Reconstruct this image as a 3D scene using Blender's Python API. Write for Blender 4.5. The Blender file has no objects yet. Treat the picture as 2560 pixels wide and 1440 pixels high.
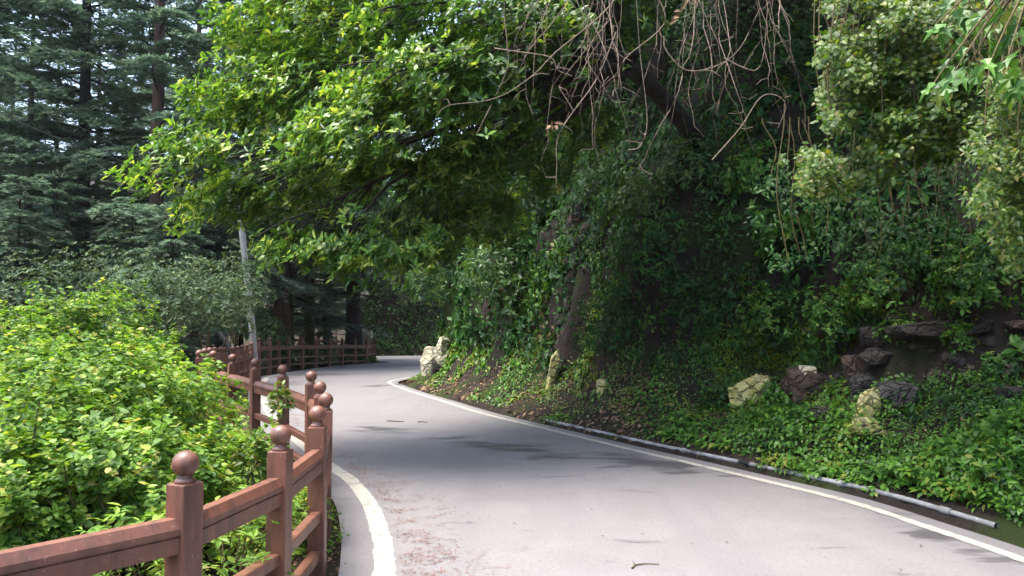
import bpy, bmesh, math, random
import numpy as np
from mathutils import Vector, Matrix

# ---------------------------------------------------------------- camera, sky, sun, exposure
sc = bpy.context.scene
COL = sc.collection
F, CH, PITCH = 1849.0, 1.67, math.radians(2.508)
cam_d = bpy.data.cameras.new('camera'); cam = bpy.data.objects.new('camera', cam_d); COL.objects.link(cam)
cam.location = (0, 0, CH); cam.rotation_euler = (math.radians(90) + PITCH, 0, 0)
cam_d.sensor_width = 36.0; cam_d.lens = 36.0 * F / 2560; cam_d.clip_start = 0.05; cam_d.clip_end = 2000
sc.camera = cam
SUN_EL, SUN_AZ = math.radians(72), math.radians(262)          # azimuth clockwise from +Y: to the left, a little behind
w = bpy.data.worlds.new('World'); sc.world = w; w.use_nodes = True
nt = w.node_tree; bg = nt.nodes['Background']
sky = nt.nodes.new('ShaderNodeTexSky'); sky.sky_type = 'NISHITA'; sky.sun_disc = False
sky.sun_elevation = SUN_EL; sky.sun_rotation = SUN_AZ; sky.air_density = 1.0; sky.dust_density = 4.0; sky.ozone_density = 1.0
nt.links.new(sky.outputs[0], bg.inputs[0]); bg.inputs[1].default_value = 0.14
sd = bpy.data.lights.new('sun', 'SUN'); sun = bpy.data.objects.new('sun', sd); COL.objects.link(sun)
sd.energy = 1.35; sd.angle = math.radians(38); sd.color = (1.0, 0.96, 0.9)
sv = Vector((math.sin(SUN_AZ) * math.cos(SUN_EL), math.cos(SUN_AZ) * math.cos(SUN_EL), math.sin(SUN_EL)))
sun.rotation_euler = (-sv).to_track_quat('-Z', 'Y').to_euler(); sun.location = sv * 40
sc.view_settings.view_transform = 'Standard'; sc.view_settings.look = 'None'
sc.view_settings.gamma = 1; sc.view_settings.exposure = 2.4
sc.render.engine = 'CYCLES'
sc.cycles.max_bounces = 6; sc.cycles.diffuse_bounces = 3; sc.cycles.glossy_bounces = 2; sc.cycles.transmission_bounces = 4
sc.cycles.transparent_max_bounces = 4; sc.cycles.volume_bounces = 0; sc.cycles.use_denoising = True
sc.cycles.caustics_reflective = False; sc.cycles.caustics_refractive = False
HAZE = 0.0002

# ---------------------------------------------------------------- small tools
CAMP = np.array([0, 0, CH]); FW = np.array([0, math.cos(PITCH), math.sin(PITCH)]); UPV = np.array([0, -math.sin(PITCH), math.cos(PITCH)]); RT = np.array([1., 0, 0])
UP = np.array([0, 0, 1.])
def P(px, py, d): return CAMP + d * (FW + (px - 1280) / F * RT + (720 - py) / F * UPV)
def proj(p):
    q = np.asarray(p) - CAMP; dep = q @ FW; s = F / np.maximum(dep, 1e-3)
    return 1280 + (q @ RT) * s, 720 - (q @ UPV) * s, dep
def nrm(v): return v / np.maximum(np.linalg.norm(v, axis=-1, keepdims=True), 1e-9)
def rng(s): return np.random.default_rng(s)
def sstep(a, b, x):
    t = np.clip((x - a) / (b - a), 0, 1); return t * t * (3 - 2 * t)
def _h(ix, iy, iz, s):
    n = (ix * 374761393 + iy * 668265263 + iz * 2147483647 + s * 974634777) & 0xFFFFFFFF
    n = ((n ^ (n >> 13)) * 1274126177) & 0xFFFFFFFF; n = n ^ (n >> 16)
    return (n & 0xFFFF) / 65535.0
def vnoise(x, y, z=0.0, s=0):
    x, y, z = np.broadcast_arrays(np.asarray(x, float), y, z)
    ix, iy, iz = np.floor(x).astype(np.int64), np.floor(y).astype(np.int64), np.floor(z).astype(np.int64)
    fx, fy, fz = x - ix, y - iy, z - iz
    fx, fy, fz = [t * t * (3 - 2 * t) for t in (fx, fy, fz)]
    r = 0
    for a in (0, 1):
        for b in (0, 1):
            for c in (0, 1):
                r = r + _h(ix + a, iy + b, iz + c, s) * (fx if a else 1 - fx) * (fy if b else 1 - fy) * (fz if c else 1 - fz)
    return r
def fbm(x, y, z=0.0, s=0, o=4):
    r, a, t = 0, 1.0, 0
    for k in range(o):
        f = 2.03 ** k; r = r + a * (vnoise(np.asarray(x) * f, np.asarray(y) * f, np.asarray(z) * f, s + k) - .5); t += a; a *= .5
    return r / t * 2
def catmull(pts, n=8):
    p = np.array(pts, float); p = np.vstack([2 * p[0] - p[1], p, 2 * p[-1] - p[-2]]); out = []
    for i in range(1, len(p) - 2):
        for t in np.linspace(0, 1, n, endpoint=False):
            a, b, c, d = p[i - 1:i + 3]
            out.append(.5 * (2 * b + (c - a) * t + (2 * a - 5 * b + 4 * c - d) * t * t + (3 * b - a - 3 * c + d) * t ** 3))
    out.append(p[-2]); return np.array(out)
def sdf(poly, X, Y):
    """signed distance to a closed polygon, positive inside"""
    X = np.asarray(X, float); Y = np.asarray(Y, float); shp = X.shape; X = X.ravel(); Y = Y.ravel()
    best = np.full(X.shape, 1e18); ins = np.zeros(X.shape, bool)
    n = len(poly)
    for i in range(n):
        ax, ay = poly[i]; bx, by = poly[(i + 1) % n]
        ex, ey = bx - ax, by - ay; l2 = ex * ex + ey * ey
        if l2 < 1e-12: continue
        t = np.clip(((X - ax) * ex + (Y - ay) * ey) / l2, 0, 1)
        best = np.minimum(best, (X - ax - t * ex) ** 2 + (Y - ay - t * ey) ** 2)
        c = (ay > Y) != (by > Y)
        ins ^= c & (X < ex * (Y - ay) / (ey if abs(ey) > 1e-12 else 1e-12) + ax)
    d = np.sqrt(best); return np.where(ins, d, -d).reshape(shp)

def mesh_np(name, V, Fc, rnd=None, smooth=False):
    """V (n,3); Fc list of index arrays (m,k)"""
    me = bpy.data.meshes.new(name)
    V = np.asarray(V, np.float32)
    if isinstance(Fc, np.ndarray): Fc = [Fc]
    Fc = [np.asarray(f, np.int32) for f in Fc if len(f)]
    loops = np.concatenate([f.ravel() for f in Fc]); tot = np.concatenate([np.full(len(f), f.shape[1], np.int32) for f in Fc])
    st = np.concatenate([[0], np.cumsum(tot)[:-1]]).astype(np.int32)
    me.vertices.add(len(V)); me.vertices.foreach_set('co', V.ravel())
    me.loops.add(len(loops)); me.loops.foreach_set('vertex_index', loops)
    me.polygons.add(len(tot)); me.polygons.foreach_set('loop_start', st); me.polygons.foreach_set('loop_total', tot)
    if smooth or rnd is None: me.polygons.foreach_set('use_smooth', np.full(len(tot), bool(smooth)))
    if rnd is not None:
        a = me.attributes.new('rnd', 'FLOAT', 'POINT'); a.data.foreach_set('value', np.asarray(rnd, np.float32))
    me.update(calc_edges=True); return me
def from_bm(name, bm, smooth=False):
    me = bpy.data.meshes.new(name); bm.to_mesh(me); bm.free()
    if smooth: me.polygons.foreach_set('use_smooth', np.ones(len(me.polygons), bool))
    return me
def ob(name, me, m=None, parent=None, loc=None):
    o = bpy.data.objects.new(name, me); COL.objects.link(o)
    if m is not None and me is not None and len(me.materials) == 0: me.materials.append(m)
    if parent is not None: o.parent = parent
    if loc is not None: o.location = tuple(loc)
    return o
def tag(o, label=None, cat=None, group=None, kind=None):
    if label: o['label'] = label
    if cat: o['category'] = cat
    if group: o['group'] = group
    if kind: o['kind'] = kind
    return o
def thing(name, label, cat, loc, group=None, rz=0.0):
    o = bpy.data.objects.new(name, None); COL.objects.link(o); o.empty_display_size = .2
    o.location = tuple(loc); o.rotation_euler = (0, 0, rz); return tag(o, label, cat, group)

class Geo:
    """collects tubes / boxes / leaves into one mesh"""
    def __init__(s): s.V = []; s.F = []; s.R = []; s.n = 0
    def add(s, V, Fc, r=0.5):
        V = np.asarray(V, float); s.V.append(V); s.F.append(np.asarray(Fc) + s.n); s.n += len(V)
        s.R.append(np.broadcast_to(np.asarray(r, float), (len(V),)))
    def tube(s, pts, rad, sides=6, r=.5, cap=False):
        pts = np.asarray(pts, float); n = len(pts); rad = np.broadcast_to(np.asarray(rad, float), (n,))
        t = nrm(np.gradient(pts, axis=0)); ref = np.where(np.abs(t[:, 2:3]) > .9, np.array([[1., 0, 0]]), UP[None])
        u = nrm(np.cross(t, ref)); v = np.cross(t, u)
        a = np.linspace(0, 2 * np.pi, sides, endpoint=False)
        ring = pts[:, None] + rad[:, None, None] * (np.cos(a)[None, :, None] * u[:, None] + np.sin(a)[None, :, None] * v[:, None])
        i = np.arange(n - 1)[:, None] * sides; j = np.arange(sides)[None]; k = (j + 1) % sides
        f = np.stack([i + j, i + k, i + sides + k, i + sides + j], -1).reshape(-1, 4)
        s.add(ring.reshape(-1, 3), f, r)
    def mesh(s, name, off=(0, 0, 0), smooth=True):
        return mesh_np(name, np.concatenate(s.V) - np.asarray(off), s.F, np.concatenate(s.R), smooth)

# leaf templates: x along the leaf, y to the side (half width 1), z out of its face; triangles only
TPL = {
 'leaf': (np.array([[0,0,0],[.28,.85,.05],[.62,.8,.02],[1,0,-.12],[.62,-.8,.02],[.28,-.85,.05],[.33,0,-.03],[.68,0,-.06]]),
          np.array([[0,6,1],[6,7,2],[6,2,1],[7,3,2],[0,5,6],[5,4,7],[5,7,6],[4,3,7]])),
 'simple': (np.array([[0,0,0],[.45,1,.04],[1,0,-.1],[.45,-1,.04],[.5,0,-.05]]), np.array([[0,4,1],[4,2,1],[0,3,4],[3,2,4]])),
 'mid': (np.array([[0,0,0],[.3,.9,.05],[.66,.72,.02],[1,0,-.14],[.66,-.72,.02],[.3,-.9,.05]]), np.array([[0,5,1],[1,5,2],[5,4,2],[4,3,2]])),
 'hmid': (np.array([[0,0,-.02],[.16,.95,.06],[.6,.76,.0],[1,0,-.15],[.6,-.76,.0],[.16,-.95,.06]]), np.array([[0,5,1],[1,5,2],[5,4,2],[4,3,2]])),
 'heart': (np.array([[0,0,0],[-.12,.55,.05],[.2,1,.06],[.6,.75,0],[1,0,-.14],[.6,-.75,0],[.2,-1,.06],[-.12,-.55,.05],[.45,0,-.06]]),
           np.array([[0,8,1],[1,8,2],[2,8,3],[3,8,4],[4,8,5],[5,8,6],[6,8,7],[7,8,0]])),
 'needle': (np.array([[0,0,0],[.5,1,0],[1,0,0],[.5,-1,0]]), np.array([[0,3,1],[3,2,1]])),
 'lobed': (np.array([[0,0,0],[.12,.9,.04],[.32,.42,.02],[.55,1.0,.0],[.62,.36,.0],[1,0,-.16],[.62,-.36,0],[.55,-1.0,0],[.32,-.42,.02],[.12,-.9,.04],[.35,0,-.04],[.64,0,-.07]]),
           np.array([[0,10,1],[1,10,2],[2,10,3],[3,10,4],[10,11,4],[4,11,5],[5,11,6],[11,10,6],[6,10,7],[7,10,8],[8,10,9],[9,10,0]])),
}
class Leaves:
    def __init__(s): s.p, s.a, s.nn, s.l, s.w, s.r = [], [], [], [], [], []
    def add(s, p, a, n, l, wd, r):
        m = len(p); s.p.append(p); s.a.append(a); s.nn.append(n)
        for lst, val in ((s.l, l), (s.w, wd), (s.r, r)): lst.append(np.broadcast_to(np.asarray(val, float), (m,)))
    def arrays(s):
        p = np.concatenate(s.p); a = nrm(np.concatenate(s.a)); n = np.concatenate(s.nn)
        n = nrm(n - (n * a).sum(1, keepdims=True) * a); sd_ = np.cross(n, a)
        return p, a, n, sd_, np.concatenate(s.l), np.concatenate(s.w), np.concatenate(s.r)
def leaf_mesh(name, arr, tpl, sel=None, off=(0, 0, 0)):
    p, a, n, s, l, wd, r = arr if sel is None else [q[sel] for q in arr]
    tv, tf = TPL[tpl]
    V = (p - np.asarray(off))[:, None] + a[:, None] * (tv[None, :, 0, None] * l[:, None, None]) + s[:, None] * (tv[None, :, 1, None] * wd[:, None, None] * .5) + n[:, None] * (tv[None, :, 2, None] * l[:, None, None])
    k = len(tv); Fc = (tf[None] + (np.arange(len(p)) * k)[:, None, None]).reshape(-1, 3)
    return mesh_np(name, V.reshape(-1, 3), Fc, np.repeat(r, k))
UNIT = {}
def put_leaves(parent, lv, tpl, mats, singles=0, name='foliage', cell=14):
    """leaves of one plant: the ones that show largest as parts of their own, the rest joined"""
    arr = lv.arrays(); p, a, n, s, l, wd, r = arr; off = np.array(parent.location)
    m = np.ones(len(p), bool)
    if singles:
        x, y, d = proj(p + a * l[:, None] * .5); ok = (x > 0) & (x < 2560) & (y > 0) & (y < 1440) & (d > .5)
        cid = (x // cell).astype(int) * 10000 + (y // cell).astype(int); order = np.argsort(d); order = order[ok[order]]
        _, first = np.unique(cid[order], return_index=True); vis = order[first]
        face = np.abs((n[vis] * nrm(CAMP - p[vis])).sum(1))
        score = l[vis] * wd[vis] * (face + .15) / d[vis] ** 2; vis = vis[np.argsort(-score)[:singles]]
        m[vis] = False
        for i in vis:
            key = (tpl, mats[1].name, round(wd[i] / l[i] * 8))
            if key not in UNIT:
                tv, tf = TPL[tpl]; V = tv.copy(); V[:, 1] *= .5 * key[2] / 8
                UNIT[key] = mesh_np('leaf', V, tf); UNIT[key].materials.append(mats[1])
            o = ob('leaf', UNIT[key], None, parent); q = p[i] - off; L = l[i]
            M = Matrix(((a[i][0] * L, s[i][0] * L, n[i][0] * L, q[0]), (a[i][1] * L, s[i][1] * L, n[i][1] * L, q[1]), (a[i][2] * L, s[i][2] * L, n[i][2] * L, q[2]), (0, 0, 0, 1)))
            o.matrix_local = M
    if m.any():
        o = ob(name, leaf_mesh(name, arr, {'leaf': 'mid', 'heart': 'hmid'}.get(tpl, tpl), m, off), mats[0], parent); o['kind'] = 'stuff' if singles else 'thing'
        if not singles: del o['kind']
def whorls(lv, R, tips, dirs, k, L, W, rs, young=.3, up=.6, spread=.28, back=.0, jit=.35):
    """k leaves around each twig tip"""
    n = len(tips); ax = nrm(dirs * (1 - up) + UP * up + R.normal(0, .12, (n, 3)))
    e1 = nrm(np.cross(ax, R.normal(0, 1, (n, 3)))); e2 = np.cross(ax, e1); ph0 = R.uniform(0, 6.28, n); rw = rs(n)
    for j in range(k):
        ph = ph0 + j * 6.283 / k + R.normal(0, .3, n)
        a = np.cos(ph)[:, None] * e1 + np.sin(ph)[:, None] * e2 + ax * R.uniform(-.15, spread * 2, n)[:, None] + dirs * .25
        l = L * R.uniform(.45, 1.25, n); wd = l * W * R.uniform(.8, 1.2, n)
        lv.add(tips + R.normal(0, .012, (n, 3)) - dirs * (R.uniform(0, 1, n) * back)[:, None], a, ax + R.normal(0, jit, (n, 3)), l, wd, np.clip(rw + R.normal(0, .12, n), 0, 1))

# ---------------------------------------------------------------- materials
MAT = {}
def nm(name):
    m = bpy.data.materials.new(name); m.use_nodes = True; MAT[name] = m
    return m, m.node_tree, m.node_tree.nodes['Principled BSDF'], m.node_tree.nodes['Material Output']
def N(t, typ, **kw):
    n = t.nodes.new(typ)
    for k, v in kw.items(): setattr(n, k, v)
    return n
def ramp(t, stops):
    r = N(t, 'ShaderNodeValToRGB'); e = r.color_ramp.elements
    while len(e) < len(stops): e.new(.5)
    for i, (p, c) in enumerate(stops): e[i].position = p; e[i].color = (*c, 1)
    return r
def noise(t, scale, detail=6, rough=.6, co=None, dist=0):
    n = N(t, 'ShaderNodeTexNoise'); n.inputs['Scale'].default_value = scale; n.inputs['Detail'].default_value = detail
    n.inputs['Roughness'].default_value = rough; n.inputs['Distortion'].default_value = dist
    if co is not None: t.links.new(co, n.inputs['Vector'])
    return n
def mixc(t, fac, a, b, typ='MIX'):
    m = N(t, 'ShaderNodeMix', data_type='RGBA', blend_type=typ)
    for sk, v in ((m.inputs[0], fac), (m.inputs[6], a), (m.inputs[7], b)):
        if hasattr(v, 'links') or isinstance(v, bpy.types.NodeSocket): t.links.new(v, sk)
        else: sk.default_value = v if not isinstance(v, tuple) else (*v, 1)
    return m.outputs[2]
def bump(t, b, h, strength=.4, dist=.02):
    n = N(t, 'ShaderNodeBump'); n.inputs['Strength'].default_value = strength; n.inputs['Distance'].default_value = dist
    t.links.new(h, n.inputs['Height']); t.links.new(n.outputs[0], b.inputs['Normal'])
def ramp_f(t, v, a, b):
    r = N(t, 'ShaderNodeMapRange'); r.inputs[1].default_value = a; r.inputs[2].default_value = b; t.links.new(v, r.inputs[0]); return r.outputs[0]
def leaf_mat(name, stops, trans=.35, rough=.42, spec=.4, tint=(1.25, 1.2, .55)):
    pair = []
    for single in (False, True):
        m, t, b, out = nm(name + ('_single' if single else ''))
        if single: src = N(t, 'ShaderNodeObjectInfo').outputs['Random']
        else:
            a = N(t, 'ShaderNodeAttribute'); a.attribute_name = 'rnd'; src = a.outputs['Fac']
        r = ramp(t, stops); t.links.new(src, r.inputs[0])
        t.links.new(r.outputs[0], b.inputs['Base Color']); b.inputs['Roughness'].default_value = rough; b.inputs['Specular IOR Level'].default_value = spec
        tr = N(t, 'ShaderNodeBsdfTranslucent'); t.links.new(mixc(t, 1.0, r.outputs[0], tint, 'MULTIPLY'), tr.inputs[0])
        mx = N(t, 'ShaderNodeMixShader'); mx.inputs[0].default_value = trans
        t.links.new(b.outputs[0], mx.inputs[1]); t.links.new(tr.outputs[0], mx.inputs[2]); t.links.new(mx.outputs[0], out.inputs[0])
        pair.append(m)
    return pair
L_CANOPY = leaf_mat('canopy_leaf', [(0, (.03, .085, .02)), (.4, (.07, .16, .028)), (.7, (.125, .26, .035)), (.9, (.25, .40, .05)), (1, (.36, .43, .08))], trans=.42, rough=.36, spec=.5)
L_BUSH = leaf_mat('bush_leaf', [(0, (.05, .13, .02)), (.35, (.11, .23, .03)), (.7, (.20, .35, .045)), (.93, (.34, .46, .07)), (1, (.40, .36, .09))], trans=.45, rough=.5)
L_COVER = leaf_mat('cover_leaf', [(0, (.025, .08, .015)), (.5, (.065, .18, .02)), (.9, (.13, .28, .03)), (1, (.22, .24, .04))])
L_CREEP = leaf_mat('creeper_leaf', [(0, (.028, .075, .011)), (.5, (.065, .135, .015)), (.88, (.13, .20, .022)), (1, (.22, .18, .04))], trans=.4)
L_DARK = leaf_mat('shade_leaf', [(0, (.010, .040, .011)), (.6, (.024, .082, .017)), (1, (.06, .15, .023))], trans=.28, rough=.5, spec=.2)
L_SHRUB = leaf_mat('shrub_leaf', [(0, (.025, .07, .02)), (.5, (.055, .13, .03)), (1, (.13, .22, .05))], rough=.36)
L_MOSS = leaf_mat('moss_leaf', [(0, (.03, .065, .008)), (.6, (.07, .12, .01)), (1, (.15, .19, .015))], trans=.2, rough=.8, spec=.1)
L_MOSSB = leaf_mat('bright_moss_leaf', [(0, (.06, .12, .01)), (1, (.18, .25, .015))], trans=.2, rough=.8, spec=.1)
L_GREY = leaf_mat('grey_leaf', [(0, (.035, .07, .035)), (.6, (.07, .12, .055)), (1, (.13, .19, .08))], trans=.25, rough=.6, spec=.25)
L_CEDAR = leaf_mat('cedar_needle', [(0, (.06, .11, .085)), (.6, (.15, .22, .165)), (1, (.27, .34, .24))], trans=.38, rough=.65, spec=.2, tint=(1, 1.1, .8))  # needles paled to put some of the distant haze into their colour
L_DEAD = leaf_mat('dead_leaf', [(0, (.06, .035, .02)), (.6, (.15, .09, .05)), (1, (.30, .21, .12))], trans=.15, rough=.7, spec=.2, tint=(1.2, 1, .7))
L_NEED = leaf_mat('fallen_needle', [(0, (.09, .035, .022)), (1, (.22, .10, .06))], trans=0, rough=.8, spec=.1)

def m_simple(name, c1, c2, scale, rough=.7, bs=.5, bd=.02, detail=6, spec=.3, stretch=None):
    m, t, b, out = nm(name); tc = N(t, 'ShaderNodeTexCoord'); co = tc.outputs['Object']
    if stretch:
        mp = N(t, 'ShaderNodeMapping'); mp.inputs['Scale'].default_value = stretch; t.links.new(co, mp.inputs[0]); co = mp.outputs[0]
    n = noise(t, scale, detail, .65, co); r = ramp(t, [(.3, c1), (.7, c2)]); t.links.new(n.outputs[0], r.inputs[0])
    t.links.new(r.outputs[0], b.inputs['Base Color']); b.inputs['Roughness'].default_value = rough; b.inputs['Specular IOR Level'].default_value = spec
    bump(t, b, n.outputs[0], bs, bd); return m
M_BARK = m_simple('cedar_bark', (.05, .03, .025), (.16, .10, .08), 5, .9, .9, .06, stretch=(3, 3, .5))
M_BARKD = m_simple('dark_bark', (.012, .010, .010), (.04, .032, .028), 6, .9, .9, .05, stretch=(3, 3, .6))
M_BARKM = m_simple('mossy_bark', (.05, .04, .03), (.08, .10, .025), 3, .95, .9, .05, stretch=(2, 2, .5))
M_LIMB = m_simple('limb_bark', (.015, .012, .010), (.05, .04, .032), 12, .9, .6, .02)
M_VINE = m_simple('vine_bark', (.10, .07, .05), (.34, .26, .19), 25, .8, .5, .004)
M_STEM = m_simple('stem', (.06, .05, .02), (.13, .10, .04), 20, .8)
M_POLE = m_simple('pole_wood', (.26, .25, .24), (.46, .45, .43), 9, .75, .4, .01, stretch=(4, 4, .4))
M_PIPE = m_simple('pipe_grey', (.07, .075, .07), (.38, .38, .39), 4, .5, .3, .005)
def m_rock(name, c1, c2, c3, moss=(.03, .05, .008), crack=4.5, mosscut=.58):
    m, t, b, out = nm(name); co = N(t, 'ShaderNodeTexCoord').outputs['Object']
    wv = noise(t, 3, 4, .6, co); mv = N(t, 'ShaderNodeVectorMath', operation='MULTIPLY_ADD'); t.links.new(wv.outputs['Color'], mv.inputs[0]); mv.inputs[1].default_value = (.25, .25, .25); t.links.new(co, mv.inputs[2])
    mp = N(t, 'ShaderNodeMapping'); mp.inputs['Scale'].default_value = (1, 1, 2.2); t.links.new(mv.outputs[0], mp.inputs[0])
    vo = N(t, 'ShaderNodeTexVoronoi', feature='DISTANCE_TO_EDGE'); vo.inputs['Scale'].default_value = crack; t.links.new(mp.outputs[0], vo.inputs['Vector'])
    n = noise(t, 9, 9, .72, co); n2 = noise(t, 2.5, 6, .65, co)
    c = mixc(t, ramp_f(t, n.outputs[0], .32, .68), c1, c2); c = mixc(t, ramp_f(t, n2.outputs[0], .45, .65), c, c3)
    c = mixc(t, ramp_f(t, n.outputs[0], mosscut, mosscut + .12), c, moss); ck = N(t, 'ShaderNodeMath', operation='MULTIPLY'); t.links.new(ramp_f(t, vo.outputs['Distance'], .04, .008), ck.inputs[0]); t.links.new(ramp_f(t, n2.outputs[0], .44, .56), ck.inputs[1]); c = mixc(t, ck.outputs[0], c, (.02, .016, .013))
    t.links.new(c, b.inputs['Base Color']); b.inputs['Roughness'].default_value = .85
    ad = N(t, 'ShaderNodeMath', operation='ADD'); t.links.new(ramp_f(t, vo.outputs['Distance'], 0, .09), ad.inputs[0]); t.links.new(n.outputs[0], ad.inputs[1]); bump(t, b, ad.outputs[0], 1.0, .05); return m
M_ROCK = m_rock('rock', (.012, .010, .009), (.06, .046, .038), (.028, .022, .018))
M_ROCKB = m_rock('brown_rock', (.035, .022, .016), (.14, .09, .065), (.07, .048, .034))
M_ROCKG = m_rock('grey_rock', (.022, .021, .020), (.10, .093, .088), (.05, .045, .043), crack=6, mosscut=.66)
M_WIRE = m_simple('wire', (.05, .055, .055), (.09, .095, .095), 3, .6)
M_BLACK = m_simple('black_wood', (.008, .008, .01), (.02, .02, .022), 9, .7)
def m_fence():
    m, t, b, out = nm('brown_paint'); co = N(t, 'ShaderNodeTexCoord').outputs['Object']; gi = N(t, 'ShaderNodeNewGeometry')
    n = noise(t, 5, 8, .7, gi.outputs['Position']); n2 = noise(t, 60, 4, .6, gi.outputs['Position'])
    c = mixc(t, ramp_f(t, n.outputs[0], .35, .75), (.155, .062, .039), (.215, .092, .060))
    c = mixc(t, ramp_f(t, n2.outputs[0], .62, .75), c, (.36, .24, .18))
    mpf = N(t, 'ShaderNodeMapping'); mpf.inputs['Scale'].default_value = (9, 9, 1.6); t.links.new(gi.outputs['Position'], mpf.inputs[0]); n4 = noise(t, 1.6, 8, .7, mpf.outputs[0])
    c = mixc(t, ramp_f(t, n4.outputs[0], .47, .66), c, (.085, .045, .032))
    t.links.new(c, b.inputs['Base Color']); b.inputs['Roughness'].default_value = .42; b.inputs['Specular IOR Level'].default_value = .5
    bump(t, b, n2.outputs[0], .12, .004); return m
M_FENCE = m_fence()
M_PAINT = m_rock('painted_rock', (.62, .57, .34), (.40, .36, .06), (.52, .47, .16), moss=(.16, .17, .02), crack=3.6, mosscut=.62)
M_PAINTW = m_rock('limewashed_rock', (.66, .62, .50), (.50, .44, .24), (.55, .50, .33), moss=(.20, .17, .06), crack=4, mosscut=.64)
def m_road():
    m, t, b, out = nm('asphalt'); co = N(t, 'ShaderNodeTexCoord').outputs['Object']
    big = noise(t, .35, 4, .55, co); fine = noise(t, 130, 3, .7, co); mid = noise(t, 2.2, 7, .65, co)
    c = mixc(t, ramp_f(t, big.outputs[0], .3, .7), (.180, .169, .170), (.220, .208, .209))
    c = mixc(t, ramp_f(t, mid.outputs[0], .35, .75), c, (.165, .155, .155))
    c = mixc(t, ramp_f(t, fine.outputs[0], .45, .8), c, (.12, .115, .115))
    tw = N(t, 'ShaderNodeMapping'); tw.inputs['Rotation'].default_value = (0, 0, math.radians(22)); tw.inputs['Scale'].default_value = (1.5, .12, 1); t.links.new(co, tw.inputs[0])
    tn = noise(t, 1.1, 5, .6, tw.outputs[0]); c = mixc(t, ramp_f(t, tn.outputs[0], .5, .75), c, (.15, .143, .148))
    sp = noise(t, 34, 4, .75, co); c = mixc(t, ramp_f(t, sp.outputs[0], .52, .70), c, (.11, .105, .105))
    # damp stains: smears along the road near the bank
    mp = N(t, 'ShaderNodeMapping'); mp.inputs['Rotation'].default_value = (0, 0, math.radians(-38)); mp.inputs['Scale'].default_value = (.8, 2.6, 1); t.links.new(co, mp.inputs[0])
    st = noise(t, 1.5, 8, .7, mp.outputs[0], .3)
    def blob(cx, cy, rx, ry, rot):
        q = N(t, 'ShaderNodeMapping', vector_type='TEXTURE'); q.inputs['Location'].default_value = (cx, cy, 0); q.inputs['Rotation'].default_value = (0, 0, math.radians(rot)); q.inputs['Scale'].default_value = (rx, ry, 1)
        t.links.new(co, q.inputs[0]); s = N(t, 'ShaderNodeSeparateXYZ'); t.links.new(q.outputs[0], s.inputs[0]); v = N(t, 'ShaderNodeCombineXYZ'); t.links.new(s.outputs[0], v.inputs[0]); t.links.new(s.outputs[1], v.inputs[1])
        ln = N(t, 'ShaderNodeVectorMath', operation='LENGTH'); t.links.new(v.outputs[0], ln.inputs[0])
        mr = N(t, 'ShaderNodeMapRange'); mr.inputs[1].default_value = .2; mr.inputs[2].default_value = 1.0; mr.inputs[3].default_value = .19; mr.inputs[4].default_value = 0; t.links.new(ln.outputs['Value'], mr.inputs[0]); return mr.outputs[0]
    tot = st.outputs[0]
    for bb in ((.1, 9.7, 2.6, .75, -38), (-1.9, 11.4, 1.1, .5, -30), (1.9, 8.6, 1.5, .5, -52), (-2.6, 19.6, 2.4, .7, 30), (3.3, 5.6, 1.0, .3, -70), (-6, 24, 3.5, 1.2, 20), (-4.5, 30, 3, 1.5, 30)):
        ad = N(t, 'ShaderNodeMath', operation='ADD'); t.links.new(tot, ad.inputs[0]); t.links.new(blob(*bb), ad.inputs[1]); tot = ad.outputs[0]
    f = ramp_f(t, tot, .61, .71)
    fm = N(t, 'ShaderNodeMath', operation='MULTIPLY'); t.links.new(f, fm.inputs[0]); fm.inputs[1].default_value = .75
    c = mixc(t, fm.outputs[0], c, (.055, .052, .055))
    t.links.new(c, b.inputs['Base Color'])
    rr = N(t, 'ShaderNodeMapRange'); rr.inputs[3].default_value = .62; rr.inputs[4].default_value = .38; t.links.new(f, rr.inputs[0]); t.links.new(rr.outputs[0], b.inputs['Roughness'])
    b.inputs['Specular IOR Level'].default_value = .4; bump(t, b, fine.outputs[0], .25, .004); return m
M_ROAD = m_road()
def m_line():
    m, t, b, out = nm('road_paint'); co = N(t, 'ShaderNodeTexCoord').outputs['Object']
    n = noise(t, 7, 9, .75, co); n2 = noise(t, 45, 5, .7, co)
    c = mixc(t, ramp_f(t, n2.outputs[0], .5, .8), (.40, .38, .32), (.30, .27, .22))
    c = mixc(t, ramp_f(t, n.outputs[0], .50, .64), c, (.20, .188, .17))
    t.links.new(c, b.inputs['Base Color']); b.inputs['Roughness'].default_value = .6; return m
M_LINE = m_line()
def m_ground(name, a, bcol, c3, moss):
    m, t, b, out = nm(name); co = N(t, 'ShaderNodeTexCoord').outputs['Object']
    n = noise(t, 1.1, 7, .65, co); n2 = noise(t, 9, 8, .7, co)
    c = mixc(t, ramp_f(t, n2.outputs[0], .3, .7), a, bcol)
    c = mixc(t, ramp_f(t, n.outputs[0], .45, .6), c, c3)
    n3 = noise(t, .8, 5, .6, co); c = mixc(t, ramp_f(t, n3.outputs[0], .5, .62), c, moss)
    t.links.new(c, b.inputs['Base Color']); b.inputs['Roughness'].default_value = .9; b.inputs['Specular IOR Level'].default_value = .2
    bump(t, b, n2.outputs[0], 1.0, .08); return m
M_SOIL = m_ground('forest_soil', (.022, .016, .012), (.055, .038, .026), (.035, .03, .018), (.03, .045, .012))
M_BANK = m_ground('bank_rock', (.010, .008, .008), (.05, .036, .028), (.022, .017, .014), (.025, .042, .008))

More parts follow.
